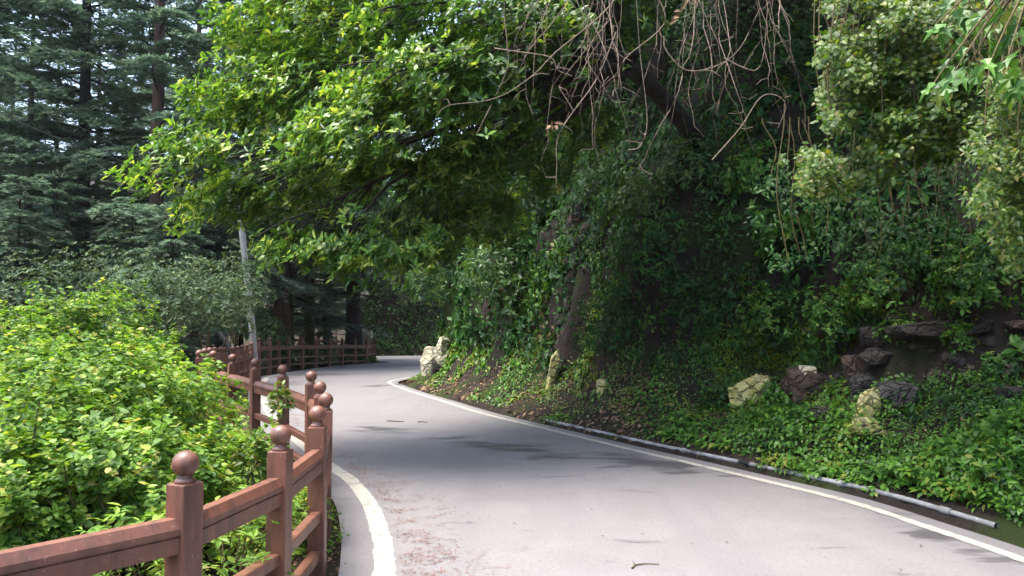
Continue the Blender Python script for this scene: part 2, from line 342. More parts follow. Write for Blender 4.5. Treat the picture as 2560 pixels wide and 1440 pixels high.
# ---------------------------------------------------------------- the lie of the land
LL = catmull([(0, -6), (-.2, 0), (-.45, 2.5), (-.82, 4.83), (-.91, 5.33), (-1.05, 5.95), (-1.32, 6.88), (-1.70, 7.84), (-2.04, 8.48), (-3.2, 10.8), (-4.6, 14), (-5.97, 17.75), (-6.9, 20.7), (-7.35, 22.4), (-7.4, 23.6), (-7.3, 25.5), (-7.1, 28.5), (-6.84, 30.4), (-5.98, 32.5), (-5.46, 33.2), (-5.3, 33.9), (-5.6, 34.5), (-6.5, 34.9), (-9, 35.6), (-14, 36.5), (-22, 36.5)])
RL = catmull([(4.1, -6), (4.0, 0), (3.85, 3), (3.57, 5.15), (3.35, 6.07), (3.08, 6.95), (2.61, 7.8), (2.01, 8.85), (1.6, 9.53), (.5, 11.5), (-.5, 13.3), (-1.4, 15.3), (-2.29, 17.25), (-3.02, 19.1), (-3.27, 19.8), (-3.34, 20.5), (-3.24, 21.4), (-2.9, 22.6), (-2, 24.2), (0, 26.8), (4, 31), (9, 35), (20, 40)])
def offset(c, d):
    t = nrm(np.gradient(c, axis=0)); return c + np.stack([-t[:, 1], t[:, 0]], 1) * d
LE, RE = offset(LL, .30), offset(RL, -.24)
FAR = catmull([(20, 46), (5, 44.5), (-4, 44), (-9, 42.5), (-14, 41), (-22, 40)], 5)
PAVED = np.vstack([LE, FAR[::-1], RE[::-1]])
TOE = np.vstack([offset(RL, -.42)[:-1]])
HILL = np.vstack([TOE, [(22, 41), (45, 41), (45, -6)]])
HILL2 = np.array([(-10.5, 45.5), (-4, 44.4), (10, 44.8), (24, 46), (60, 46), (60, 90), (-18, 90)])
def G0(y): return -.017 * np.clip(np.asarray(y, float) - 20, 0, 45)
def ground_z(x, y):
    x = np.asarray(x, float); y = np.asarray(y, float)
    d = -sdf(PAVED, x, y); dz = -.55 * np.clip(d - 1.1, 0, 13) + 0 * x
    left = sstep(-2, -6, x + .12 * np.clip(y - 30, 0, 100)) ; near = sstep(14, 9, y) * sstep(-.8, -1.6, x)
    wgt = np.maximum(left, near); r = np.hypot(x, y)
    rise = .42 * np.clip(r - 55, 0, 90)
    return G0(y) - .05 + dz * wgt + rise + fbm(x * .5, y * .5, 0, 3) * .12 * sstep(.3, 2, d)
PROF = ([-1, -.05, 0, .25, .8, 1.35, 1.6, 1.95, 2.7, 4, 8, 20, 45], [-.5, -.12, 0, .06, .42, .92, 1.5, 3.1, 4.6, 7.0, 13.5, 30, 46])
def hill_z0(x, y):
    x = np.asarray(x, float); y = np.asarray(y, float)
    d = sdf(HILL, x, y); lo = fbm(x * .33, y * .33, 0, 11, 3); k = sstep(.3, 1.6, d)
    dd = d + k * (.85 * lo - 1.0 * np.exp(-((y - 10.4) / 1.5) ** 2) * sstep(5.5, 3.5, x) + .42 * sstep(9.2, 12, y) - .3 * np.exp(-((y - 7.6) / .8) ** 2))
    h = np.interp(dd, *PROF) + fbm(x * 1.3, y * 1.3, 0, 21, 4) * .42 * k
    return h + G0(y)
GX, GY = np.arange(-8, 46, .09), np.arange(-7, 47, .09); _X, _Y = np.meshgrid(GX, GY)
TAB_Z = hill_z0(_X, _Y); TAB_D = sdf(HILL, _X, _Y)
def lookup(tab, x, y):
    x, y = np.broadcast_arrays(np.asarray(x, float), np.asarray(y, float)); u = np.clip((x - GX[0]) / .09, 0, len(GX) - 1.001); v = np.clip((y - GY[0]) / .09, 0, len(GY) - 1.001)
    i, j = u.astype(int), v.astype(int); a, b = u - i, v - j
    return tab[j, i] * (1 - a) * (1 - b) + tab[j, i + 1] * a * (1 - b) + tab[j + 1, i] * (1 - a) * b + tab[j + 1, i + 1] * a * b
def hill_z(x, y): return np.where((np.asarray(x) < GX[0]) | (np.asarray(y) > GY[-1]) | (np.asarray(y) < GY[0]), -9., lookup(TAB_Z, x, y))
def hill_d(x, y): return lookup(TAB_D, x, y)
def hill2_z(x, y):
    d = sdf(HILL2, x, y); k = sstep(0, 1.5, d)
    return np.interp(d + .8 * k * fbm(np.asarray(x) * .3, np.asarray(y) * .3, 0, 31, 3), *PROF) + G0(y) + fbm(np.asarray(x) * 1.3, np.asarray(y) * 1.3, 0, 41) * .4 * k
def any_z(x, y): return np.maximum(np.maximum(ground_z(x, y), hill_z(x, y)), hill2_z(x, y))
def hit(px, py, fn=hill_z, d0=3.0, d1=60.0):
    ds = np.arange(d0, d1, .04); pts = CAMP + ds[:, None] * (FW + (px - 1280) / F * RT + (720 - py) / F * UPV)
    u = np.nonzero(pts[:, 2] < fn(pts[:, 0], pts[:, 1]))[0]
    i = u[0] if len(u) else len(ds) - 1
    return pts[i], ds[i]
def hill_n(x, y, fn=hill_z, e=.12):
    gx = (fn(x + e, y) - fn(x - e, y)) / (2 * e); gy = (fn(x, y + e) - fn(x, y - e)) / (2 * e)
    return nrm(np.stack([-gx, -gy, np.ones_like(gx)], -1))

def grid_mesh(name, xs, ys, fn, keep=None, rock=0.0, seed=0):
    X, Y = np.meshgrid(xs, ys); Z = fn(X, Y); nx, ny = len(xs), len(ys)
    V = np.stack([X, Y, Z], -1)
    if rock:
        n = hill_n(X, Y, fn); st = 1 - n[..., 2]
        a = rock * st * (fbm(X * 1.6, Y * 1.6, Z * 1.6, seed, 4) + .5 * np.abs(fbm(X * 3.2, Y * 3.2, Z * 5, seed + 7, 3)))
        V[..., :2] += n[..., :2] * a[..., None] * 1.4
    i = np.arange(ny - 1)[:, None] * nx + np.arange(nx - 1)[None]
    q = np.stack([i, i + 1, i + nx + 1, i + nx], -1).reshape(-1, 4)
    if keep is not None:
        kk = keep(X, Y).ravel(); q = q[kk[q].any(1)]
        u, inv = np.unique(q, return_inverse=True); return mesh_np(name, V.reshape(-1, 3)[u], inv.reshape(-1, 4), None, True)
    return mesh_np(name, V.reshape(-1, 3), q, None, True)
xs = np.concatenate([np.linspace(-600, -70, 12), np.arange(-66, -24, 2.0), np.arange(-24, 10, .4), np.arange(10, 60, 3.0), np.linspace(64, 600, 12)])
ys = np.concatenate([np.linspace(-300, -20, 8), np.arange(-16, 0, 2.0), np.arange(0, 48, .4), np.arange(48, 110, 3.0), np.linspace(115, 700, 12)])
def sheet(x, y):
    z = ground_z(x, y); return np.minimum(z, 60 + 0 * z)
tag(ob('ground', grid_mesh('ground', xs, ys, sheet), M_SOIL), kind='structure')
tag(ob('hillside', grid_mesh('hillside', np.arange(-4, 22, .13), np.arange(-5, 44, .13), hill_z, lambda X, Y: sdf(HILL, X, Y) > -.12, .28, 51), M_BANK), kind='structure')
tag(ob('far_hillside', grid_mesh('far_hillside', np.arange(-18, 45, .5), np.arange(43, 80, .5), hill2_z, lambda X, Y: sdf(HILL2, X, Y) > -.4, .3, 61), M_BANK), kind='structure')

def build_road():
    bm = bmesh.new(); pts = PAVED; keep = [pts[0]]
    for p in pts[1:]:
        if np.hypot(*(p - keep[-1])) > .02: keep.append(p)
    f = bm.faces.new([bm.verts.new((p[0], p[1], 0)) for p in keep]); bmesh.ops.triangulate(bm, faces=[f], ngon_method='EAR_CLIP')
    for y in (20, 65):
        bmesh.ops.bisect_plane(bm, geom=bm.verts[:] + bm.edges[:] + bm.faces[:], plane_co=(0, y, 0), plane_no=(0, 1, 0))
    for v in bm.verts: v.co.z = float(G0(v.co.y))
    bmesh.ops.recalc_face_normals(bm, faces=bm.faces)
    for fc in bm.faces:
        if fc.normal.z < 0: fc.normal_flip()
    return from_bm('road', bm)
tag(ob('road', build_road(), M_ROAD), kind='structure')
def ribbon(name, c, wd, seed, dz=.005):
    R = rng(seed); c = np.asarray(c); s = np.concatenate([[0], np.cumsum(np.hypot(*np.diff(c, axis=0).T))]); u = np.arange(0, s[-1], .06)
    c = np.stack([np.interp(u, s, c[:, 0]), np.interp(u, s, c[:, 1])], 1); t = nrm(np.gradient(c, axis=0)); nn = np.stack([-t[:, 1], t[:, 0]], 1)
    e1 = wd / 2 + R.normal(0, .004, len(c)) + .004 * fbm(u * 3, u * 0, 0, seed); e2 = wd / 2 + R.normal(0, .004, len(c)) + .004 * fbm(u * 3, u * 0 + 7, 0, seed)
    A = c + nn * e1[:, None]; B = c - nn * e2[:, None]; z = G0(c[:, 1]) + dz
    V = np.concatenate([np.column_stack([A, z]), np.column_stack([B, z])]); n = len(c); i = np.arange(n - 1)
    return mesh_np(name, V, np.stack([i + n, i + n + 1, i + 1, i], 1))
tag(ob('left_edge_line', ribbon('left_edge_line', LL, .145, 1), M_LINE), kind='structure')
tag(ob('right_edge_line', ribbon('right_edge_line', RL, .105, 2), M_LINE), kind='structure')

# ---------------------------------------------------------------- railing fence
def box_bm(sx, sy, z0, z1, bev=.006):
    bm = bmesh.new(); bmesh.ops.create_cube(bm, size=1)
    for v in bm.verts: v.co = Vector((v.co.x * sx, v.co.y * sy, z0 + (v.co.z + .5) * (z1 - z0)))
    bmesh.ops.bevel(bm, geom=bm.edges[:], offset=bev, segments=2, affect='EDGES', profile=.5); return bm
def lathe(prof, n=20):
    a = np.linspace(0, 2 * np.pi, n, endpoint=False); prof = np.array(prof)
    V = np.stack([prof[:, None, 0] * np.cos(a), prof[:, None, 0] * np.sin(a), np.broadcast_to(prof[:, None, 1], (len(prof), n))], -1).reshape(-1, 3)
    i = np.arange(len(prof) - 1)[:, None] * n; j = np.arange(n)[None]; k = (j + 1) % n
    return V, np.stack([i + j, i + k, i + n + k, i + n + j], -1).reshape(-1, 4)
POST_W = .108
ME_POST = from_bm('post', box_bm(POST_W, POST_W, -.35, .975, .006)); ME_POST.materials.append(M_FENCE)
th = np.linspace(-math.pi / 2 + .5, math.pi / 2, 14)
ballp = [(.001, .97), (.043, .972), (.045, .985), (.036, .992), (.030, 1.0), (.034, 1.008)] + [(max(.0005, .056 * math.cos(a)), 1.055 + .056 * math.sin(a)) for a in th]
ME_BALL = mesh_np('ball_finial', *lathe(ballp, 24), None, True); ME_BALL.materials.append(M_FENCE)
def rail_mesh(name, prof):
    n = len(prof); V = np.array([(x, u, v) for x in (0, 1) for u, v in prof]); i = np.arange(n); k = (i + 1) % n
    return mesh_np(name, V, [np.stack([i, k, k + n, i + n], 1), i[::-1][None], (i + n)[None]])
ME_TOP = rail_mesh('top_rail', [(-.040, -.145), (-.040, -.078), (-.034, -.076), (-.034, -.068), (-.047, -.066), (-.047, -.040), (-.026, 0), (.026, 0), (.047, -.040), (.047, -.066), (.034, -.068), (.034, -.076), (.040, -.078), (.040, -.145)])
ME_LOW = rail_mesh('lower_rail', [(-.032, -.062), (-.032, -.006), (-.026, 0), (.026, 0), (.032, -.006), (.032, -.062)])
for m_ in (ME_TOP, ME_LOW): m_.materials.append(M_FENCE)
def fence(label, posts, name='railing_fence', seed=0):
    """posts: rows of x, y, ground z"""
    R = rng(seed); posts = np.array(posts, float); root = thing(name, label, 'fence', posts[0]); o0 = posts[0]
    t = np.gradient(posts[:, :2], axis=0)
    for i, p in enumerate(posts):
        ang = math.atan2(t[i][1], t[i][0]); q = ob('post', ME_POST, None, root, p - o0); q.rotation_euler = (R.normal(0, .012), R.normal(0, .012), ang + R.normal(0, .03))
        ob('ball_finial', ME_BALL, None, q)
    for i in range(len(posts) - 1):
        a, b = posts[i], posts[i + 1]; v = b - a; ln = np.linalg.norm(v[:2]); ang = math.atan2(v[1], v[0]); pt = -math.atan2(v[2], ln)
        L = np.linalg.norm(v) - .07; st = a + v / np.linalg.norm(v) * .035
        for nmx, me, h in (('top_rail', ME_TOP, .835), ('middle_rail', ME_LOW, .435), ('bottom_rail', ME_LOW, .185)):
            q = ob(nmx, me, None, root, st - o0 + np.array([0, 0, h])); q.rotation_euler = (0, pt, ang); q.scale = (L, 1, 1)
    return root
def post_at(px, yball, d):
    p = P(px, yball, d); return (p[0], p[1], p[2] - 1.055)
near = [(-2.75, 2.05, 0), (-1.98, 2.55, 0)]
for px, yb, d in ((463, 1160, 3.18), (700, 1088, 4.02), (797, 1035, 4.86), (812, 1000, 5.7), (803, 968, 6.65), (780, 941, 7.5), (713, 923, 8.45), (640, 907, 9.3), (576, 895, 10.2), (529, 886, 11.1), (499, 883, 12.0), (511, 878.5, 13.2), (524, 875.5, 14.2), (536, 873.5, 15.2), (550, 873.3, 16.0), (564, 873, 16.8), (580, 872, 17.7), (594, 869.5, 18.6), (606, 867, 19.4), (619, 865, 20.3), (628, 860, 21.2), (634, 854, 22.1),
                  (648, 849, 23.2), (674, 848.5, 24.2), (697, 848, 25.1), (722, 847.5, 26.0), (756, 847.5, 27.1), (790, 848, 28.1), (824, 848.5, 29.2), (856, 848.5, 30.2), (888, 849, 31.2), (916, 850, 32.1), (930, 848.5, 32.8), (937, 847.5, 33.5)):
    near.append(post_at(px, yb, d))
fence('brown railing fence with ball-topped posts along the left road edge', near, seed=1)
far = [post_at(px, yb, d) for px, yb, d in ((655, 834, 37.5), (700, 835, 38), (750, 836, 38.5), (797, 838, 39), (841, 839, 39.5), (884, 840, 40), (926, 841, 40.5))]
fence('distant reddish railing fence half hidden behind the far railing', far, seed=2)

# ---------------------------------------------------------------- pole, wires, leaning timber, pipe, twigs
base = P(640, 906, 21.8); top = P(597, 455, 21.2); base[2] = -.3
root = thing('utility_pole', 'pale grey wooden pole leaning left behind the railing', 'pole', base)
g = Geo(); s = np.linspace(0, 1, 14); pp = base + (top - base) * s[:, None]; pp[:, 0] += .04 * np.sin(s * 5); g.tube(pp, np.linspace(.105, .082, 14), 12); ob('shaft', g.mesh('shaft', base), M_POLE, root)
g = Geo(); q = base + (top - base) * .98; g.tube([q - np.array([.5, 0, 0]), q + np.array([.5, 0, 0])], .04, 6); ob('crossarm', g.mesh('crossarm', base), M_POLE, root)
for i, (a, lab) in enumerate((((-40, 175), 'upper of the two thin wires slanting across the cedars at left'), ((-40, 265), 'lower of the two thin wires slanting across the cedars at left'))):
    A = P(a[0], a[1], 15); B = base + (top - base) * .975 + np.array([-.4 + .5 * i, 0, .05]); s = np.linspace(0, 1, 24)[:, None]; c = A + (B - A) * s; c[:, 2] -= .5 * (4 * s[:, 0] * (1 - s[:, 0])) * .6
    g = Geo(); g.tube(c, .006, 5); tag(ob('overhead_wire', g.mesh('overhead_wire'), M_WIRE), lab, 'wire')
g = Geo(); g.tube(np.array([P(548, 832, 18.4), P(560, 850, 18.2), P(572, 868, 18), P(583, 895, 17.9)]), [.06, .085, .075, .06], 8); tag(ob('leaning_timber', g.mesh('leaning_timber'), M_BLACK), 'black timber leaning over the railing left of the pole', 'timber')

c = offset(RL, -.50); sel = (c[:, 1] > 6.0) & (c[:, 1] < 12.5) & (c[:, 0] > -.5); c = c[sel]; zz = np.full(len(c), .022) - .012 * sstep(7.5, 10, c[:, 1])
pl = np.column_stack([c, zz]); root = thing('water_pipe', 'grey water pipe lying along the foot of the bank', 'pipe', pl[0])
g = Geo(); g.tube(pl, .025, 10); ob('pipe_run', g.mesh('pipe_run', pl[0]), M_PIPE, root)
for k in (4, 13, 22, 31):
    if k < len(pl) - 2:
        g = Geo(); g.tube(pl[k:k + 2] if np.linalg.norm(pl[k + 1] - pl[k]) < .2 else np.array([pl[k], pl[k] + (pl[k + 1] - pl[k]) * .4]), .034, 12); ob('coupling', g.mesh('coupling', pl[0]), M_BLACK if k == 22 else M_PIPE, root)
def ground_pt(px, py, z=0.0):
    r = FW + (px - 1280) / F * RT + (720 - py) / F * UPV; return CAMP + r * ((z - CH) / r[2])
def stick(name, label, pix, rad, z=.008, forks=()):
    g = Geo(); p = np.array([ground_pt(x, y, z) for x, y in pix]); g.tube(p, np.linspace(rad, rad * .5, len(p)), 6)
    for f in forks: g.tube(np.array([ground_pt(x, y, z + .004) for x, y in f]), rad * .5, 5)
    tag(ob(name, g.mesh(name), M_STEM), label, 'twig')
stick('fallen_twig', 'thin forked twig lying on the road nearest the viewer', [(1580, 1420), (1588, 1412), (1612, 1409), (1648, 1410)], .006, forks=[[(1588, 1412), (1583, 1404)]])
stick('fallen_twig', 'straight brown stick on the road left of the damp patch', [(968, 1052), (990, 1053), (1010, 1054)], .012)
stick('fallen_twig', 'short curved stick beside the straight one on the road', [(1045, 1055), (1056, 1054), (1068, 1057)], .009)

# ---------------------------------------------------------------- rocks
def rock_mesh(name, R, size, n=26, seed=0, squash=(1, 1, 1)):
    bm = bmesh.new(); p = np.clip(nrm(R.normal(0, 1, (n, 3))) * R.uniform(1.0, 1.5, (n, 1)), -.92, .92) * R.uniform(.85, 1.1, (n, 1)) * np.array(size) * .54
    vs = [bm.verts.new(q) for q in p]; bmesh.ops.convex_hull(bm, input=vs)
    for v in [v for v in bm.verts if not v.link_faces]: bm.verts.remove(v)
    bmesh.ops.bevel(bm, geom=bm.edges[:], offset=min(size) * .04, segments=1, affect='EDGES')
    bmesh.ops.triangulate(bm, faces=bm.faces[:]); bmesh.ops.subdivide_edges(bm, edges=bm.edges[:], cuts=1)
    for v in bm.verts:
        c = np.array(v.co); k = .06 * min(size) * 2; d = fbm(c[0] * 7 / max(size) * 2, c[1] * 7 / max(size) * 2, c[2] * 9 / max(size) * 2, seed, 3)
        v.co += v.co.normalized() * float(d) * k
    return from_bm(name, bm)
def rock(name, label, px, py, wpx, hpx, mat, out=.12, depth=None, tilt=0.0, seed=0, cat='rock', fn=hill_z, group=None):
    R = rng(seed + 500); p, d = hit(px, py, fn); n = hill_n(p[0], p[1], fn); out *= .9 if mat in (M_PAINT, M_PAINTW) else .35
    if depth: d = depth; p = P(px, py, d)
    sz = (wpx * d / F * 1.08, max(.18, wpx * d / F * .8), hpx * d / F * 1.08)
    o = ob(name, rock_mesh(name, R, sz, seed=seed), mat, None, p - nrm(P(px, py, d) - CAMP) * (0 if depth else out)); o.rotation_euler = (R.normal(0, .12), tilt, R.normal(0, .3))
    return tag(o, label, cat, group)
rock('painted_rock', 'pale limewashed rock at the bank corner, left one of two', 1077, 908, 46, 84, M_PAINTW, seed=1, depth=19.6)
for i, (px, py, a, b) in enumerate(((1106, 862, 26, 36), (1113, 880, 32, 36), (1112, 905, 28, 34), (1113, 932, 36, 42))):
    pass
root = None
p, d = hit(1111, 900); root = thing('painted_stone_stack', 'tall narrow limewashed stone stack at the bank corner', 'rock', p)
for i, (px, py, a, b) in enumerate(((1107, 864, 32, 36), (1113, 892, 40, 32), (1110, 916, 42, 34), (1114, 940, 46, 34))):
    R = rng(30 + i); q = P(px, py, d - .12); o = ob('stone', rock_mesh('stone', R, (a * d / F, .5, b * d / F * 1.15), seed=i), M_PAINTW, root, q - p); o.rotation_euler = (0, R.normal(0, .15), R.normal(0, .3))
p, d = hit(1375, 950); root = thing('painted_rib', 'thin cream painted rock rib rising up the slope', 'rock', p)
for i, (px, py, a, b) in enumerate(((1386, 905, 20, 60), (1379, 945, 20, 56), (1370, 985, 16, 50))):
    R = rng(40 + i); q = P(px, py, d - .15); o = ob('stone', rock_mesh('stone', R, (a * d / F, .2, b * d / F * 1.2), seed=i + 5), M_PAINT, root, q - p); o.rotation_euler = (0, .22, 0)
rock('painted_rock', 'small cream smudged rock on the dark part of the bank', 1506, 966, 26, 44, M_PAINT, seed=3)
rock('painted_rock', 'large yellow mossy painted boulder above the strap-leaf tuft', 1882, 990, 100, 92, M_PAINT, seed=4, out=.2)
rock('painted_rock', 'small white and orange painted stone on the brown rocks', 2020, 930, 34, 28, M_PAINTW, seed=5, out=.3)
rock('painted_rock', 'yellow painted rock edge beside the grey boulder', 2172, 1020, 48, 92, M_PAINT, seed=6, tilt=.25, out=.3)
rock('painted_rock', 'pale painted stone at the foot of the yellow rock edge', 2162, 1066, 60, 40, M_PAINT, seed=16, out=.3)
rock('painted_rock', 'far pale painted rock behind the railing end', 915, 846, 30, 44, M_PAINTW, depth=36.5, seed=7)
rock('boulder', 'flat-faced wet grey boulder above the green groundcover', 2236, 1008, 120, 110, M_ROCKG, seed=8, out=.12)
for i, (lab, px, py, a, b, m) in enumerate((
        ('pointed brown rock sticking out of the bank above the gap', 2140, 925, 66, 66, M_ROCKB), ('grey block wedged under the pointed rock', 2165, 962, 70, 50, M_ROCKG),
        ('brown angular rock under the white and orange stone', 2030, 955, 110, 62, M_ROCKB), ('small brown rock left of the angular ones', 1975, 966, 46, 46, M_ROCKB),
        ('tan rock standing low between ferny plants', 2008, 1000, 36, 44, M_ROCKB), ('reddish stone in the dark hollow at right', 2345, 938, 44, 34, M_ROCKB),
        ('dark broad rock ledge overhanging the hollow', 2300, 828, 150, 46, M_ROCK), ('dark rock shelf left of the overhanging ledge', 2205, 842, 90, 50, M_ROCK),
        ('round brown stone on the rim of the groundcover', 2520, 925, 60, 40, M_ROCKB),
        ('low dark stones behind the leaf litter', 2080, 1040, 80, 46, M_ROCK),
        ('dark earth-stained rock at the bank corner base', 1094, 930, 30, 60, M_ROCK))):
    rock('rock', lab, px, py, a, b, m, seed=60 + i, out=.14)

R = rng(1235); q0, _ = hit(1410, 800); root = thing('rock_rib', 'brown broken rock rib running up the middle of the bank', 'rock', q0)
for i, (px, py, a, b) in enumerate(((1465, 530, 60, 44), (1440, 570, 50, 60), (1478, 575, 46, 50), (1455, 610, 40, 34), (1425, 660, 30, 44), (1436, 690, 34, 40), (1412, 725, 34, 40), (1424, 760, 28, 44), (1404, 800, 34, 36), (1414, 835, 30, 44), (1398, 868, 30, 34), (1408, 900, 26, 40))):
    q, dd = hit(px, py); o = ob('stone', rock_mesh('stone', R, (a * dd / F, .3, b * dd / F), seed=i + 90), M_ROCKB if i % 4 else M_ROCK, root, q - q0 + nrm(q - CAMP) * .05); o.rotation_euler = (R.normal(0, .2), R.normal(.2, .2), R.normal(.2, .3))
R = rng(1234); q0, _ = hit(2330, 900); root = thing('rock_outcrop', 'dark broken rock outcrop in the hollow above the groundcover', 'rock', q0)
for i in range(46):
    px, py = R.uniform(2030, 2640), R.uniform(800, 985)
    if i < 10: py = R.uniform(790, 900)
    a = R.uniform(26, 70) * (1.3 if i < 10 else 1); b = a * R.uniform(.3, .6); q, dd = hit(px, py); o = ob('stone', rock_mesh('stone', R, (a * dd / F, .5 * a * dd / F + .15, b * dd / F), seed=i), M_ROCK if i % 3 else M_ROCKB, root, q - q0 - nrm(q - CAMP) * (.08 if i < 10 else R.uniform(-.05, .04))); o.rotation_euler = (R.normal(0, .15), R.normal(-.1, .15), R.normal(.3, .3))
# ---------------------------------------------------------------- shrubs and plants
def blob_tips(R, cen, rad, n, up=.0, inner=.55, lump=.35, seed=0, low=-.4):
    """points through the outer part of a lumpy ellipsoid, with outward directions"""
    d = nrm(R.normal(0, 1, (int(n * 1.6), 3))); d = d[d[:, 2] > low][:n]
    lp = 1 + lump * fbm(d[:, 0] * 1.9 + seed, d[:, 1] * 1.9, d[:, 2] * 1.9, seed, 3) * 1.6
    r = (inner + (1 - inner) * R.uniform(0, 1, len(d)) ** .55) * lp
    return np.asarray(cen) + d * r[:, None] * np.asarray(rad), nrm(d / np.asarray(rad))
def uni(lo, hi, young=0.0, R=rng(9)):
    def f(n):
        v = R.uniform(lo, hi, n); y = R.uniform(0, 1, n) < young; return np.where(y, R.uniform(.85, 1, n), v)
    return f
def stems(root, base, tips, mat, rad=.012, k=14, seed=0, name='stems'):
    R = rng(seed); g = Geo(); idx = R.choice(len(tips), min(k, len(tips)), replace=False)
    for i in idx:
        b = np.asarray(base) + R.normal(0, .06, 3) * np.array([1, 1, .2]); e = tips[i]; s = np.linspace(0, 1, 6)[:, None]
        mid = (b + e) / 2 + R.normal(0, .1, 3); c = (1 - s) ** 2 * b + 2 * s * (1 - s) * mid + s * s * e; g.tube(c, np.linspace(rad, rad * .35, 6), 5)
    ob(name, g.mesh(name, base), mat, root)
def shrub(name, label, cen, rad, n, mats, tpl='leaf', L=.09, W=.5, k=5, singles=0, cat='shrub', group=None, seed=0, up=.5, rs=None, lump=.35, base=None, st=14, spread=.28, inner=.55, low=-.4, extra=None, spikes=0, srad=.012, smat=None):
    R = rng(seed + 1000); cen = np.asarray(cen, float)
    if base is None: base = (cen[0], cen[1], max(cen[2] - rad[2] * 1.05, float(any_z(cen[0], cen[1])) - .05))
    root = thing(name, label, cat, base, group)
    tips, dirs = blob_tips(R, cen, rad, n, seed=seed, lump=lump, inner=inner, low=low)
    if spikes:
        ti, di = [], []
        for i in R.choice(len(tips), spikes, replace=False):
            if dirs[i][2] < -.1: continue
            ln = R.uniform(.08, .26); sdv = nrm(dirs[i] * .5 + UP * .7 + R.normal(0, .25, 3))
            for q in np.linspace(.2, 1, 5): ti.append(tips[i] + sdv * ln * q); di.append(sdv)
        if ti: tips = np.vstack([tips, ti]); dirs = np.vstack([dirs, di])
    if extra is not None: tips = np.vstack([tips, extra[0]]); dirs = np.vstack([dirs, extra[1]])
    if st: stems(root, base, tips, smat or M_STEM, srad, st, seed)
    lv = Leaves(); whorls(lv, R, tips, dirs, k, L, W, rs or uni(0, .85, .1, R), up=up, spread=spread)
    put_leaves(root, lv, tpl, mats, singles); return root

# bright bushes on the falling ground left of the railing
BU = [ # label, px, py, depth, rx, ry, rz, tips, singles
 ('tallest bright green bush with its rounded top against the cedars', 205, 905, 8.2, .60, .8, .88, 1500, 220),
 ('yellow-tipped bush shoulder just right of the tallest bush', 370, 1015, 7.8, .42, .6, .62, 1100, 160),
 ('sunlit bush spilling down toward the bend of the railing', 480, 1200, 6.4, .48, .7, .36, 1300, 200),
 ('bright bush at the left picture edge below the skyline', 10, 1010, 6.8, .70, .9, .82, 1500, 160),
 ('broad leafy bush in the middle of the green mass', 300, 1080, 6.0, .75, .9, .7, 1900, 240),
 ('low bush with dark gaps behind the second railing post', 530, 1240, 5.5, .46, .6, .36, 900, 150),
 ('pale-leaved bush at the lower left behind the top rail', 90, 1190, 4.9, .62, .7, .55, 1300, 220),
 ('leafy bush filling the bottom left corner above the rail', 20, 1300, 4.2, .42, .45, .36, 700, 120),
 ('leafy bush close behind the nearest railing post', 340, 1230, 4.6, .5, .5, .42, 900, 200),
]
for i, (lab, px, py, d, rx, ry, rz, n, sg) in enumerate(BU):
    c = P(px, py, d)
    shrub('leafy_bush', lab, c, (rx, ry, rz), int(n * 1.5), L_BUSH, 'heart', .048, .78, 5, sg, 'bush', 'bright bushes beside the railing', 10 + i, up=.55, rs=uni(.05, .85, .10, rng(50 + i)), lump=.6, st=26, spread=.2, spikes=110, base=(c[0], c[1], c[2] - rz * 1.0 - .1))
# yellow shoots poking through the rails
for i, (lab, px, py, d, h) in enumerate((('yellow shoot rising through the rails by the second post', 706, 1010, 6.2, .30), ('yellow-green sprig just left of the second post', 625, 1150, 5.0, .3), ('yellow sprig leaning on the rail at the far bend', 525, 925, 9.6, .32))):
    c = P(px, py, d); shrub('leafy_shoot', lab, c, (.09, .09, h * .5), 60, L_CREEP, 'leaf', .055, .5, 4, 40, 'shoot', 'yellow shoots by the railing', 40 + i, up=.6, rs=uni(.3, .9, .2, rng(i)), st=5, base=(c[0], c[1], c[2] - h * .7), srad=.006)
# bright weeds under the rails, one clump each
for i, (lab, px, py, d, r) in enumerate((('bright weeds between the first and second posts below the top rail', 560, 1390, 4.0, .33), ('taller bright weed clump between the second and third posts', 650, 1330, 4.7, .3), ('weeds at the bottom edge left of the first post', 330, 1420, 3.6, .3), ('pale weeds at the foot of the third post', 745, 1290, 5.6, .22))):
    R = rng(70 + i); c = P(px, py, d); shrub('roadside_weed', lab, c, (r, r, r * .9), 150, L_BUSH, 'leaf', .075, .34, 6, 90, 'weed', 'bright weeds under the railing', 50 + i, up=.75, rs=uni(.4, .85, .05, R), st=30, spread=.1, base=(c[0], c[1], c[2] - r * 1.2), srad=.006)
# dark bushes below, filling the ground behind the rails
for i, (lab, x, y, z, r) in enumerate((('dark low bush in the hollow at the bottom left corner', -1.9, 4.2, -.35, .6), ('shaded bush low behind the nearest rails', -2.9, 5.4, -.2, .9), ('dark undergrowth bush below the pale-leaved bush', -3.6, 4.6, -.5, .8), ('shaded bush between the railing bend and the big bushes', -4.8, 9.4, -.75, .8))):
    shrub('leafy_bush', lab, (x, y, z), (r, r, r * .7), 700, L_SHRUB, 'heart', .062, .75, 5, 0, 'bush', 'shaded bushes behind the railing', 60 + i, lump=.4, st=8, base=(x, y, z - r * .75))

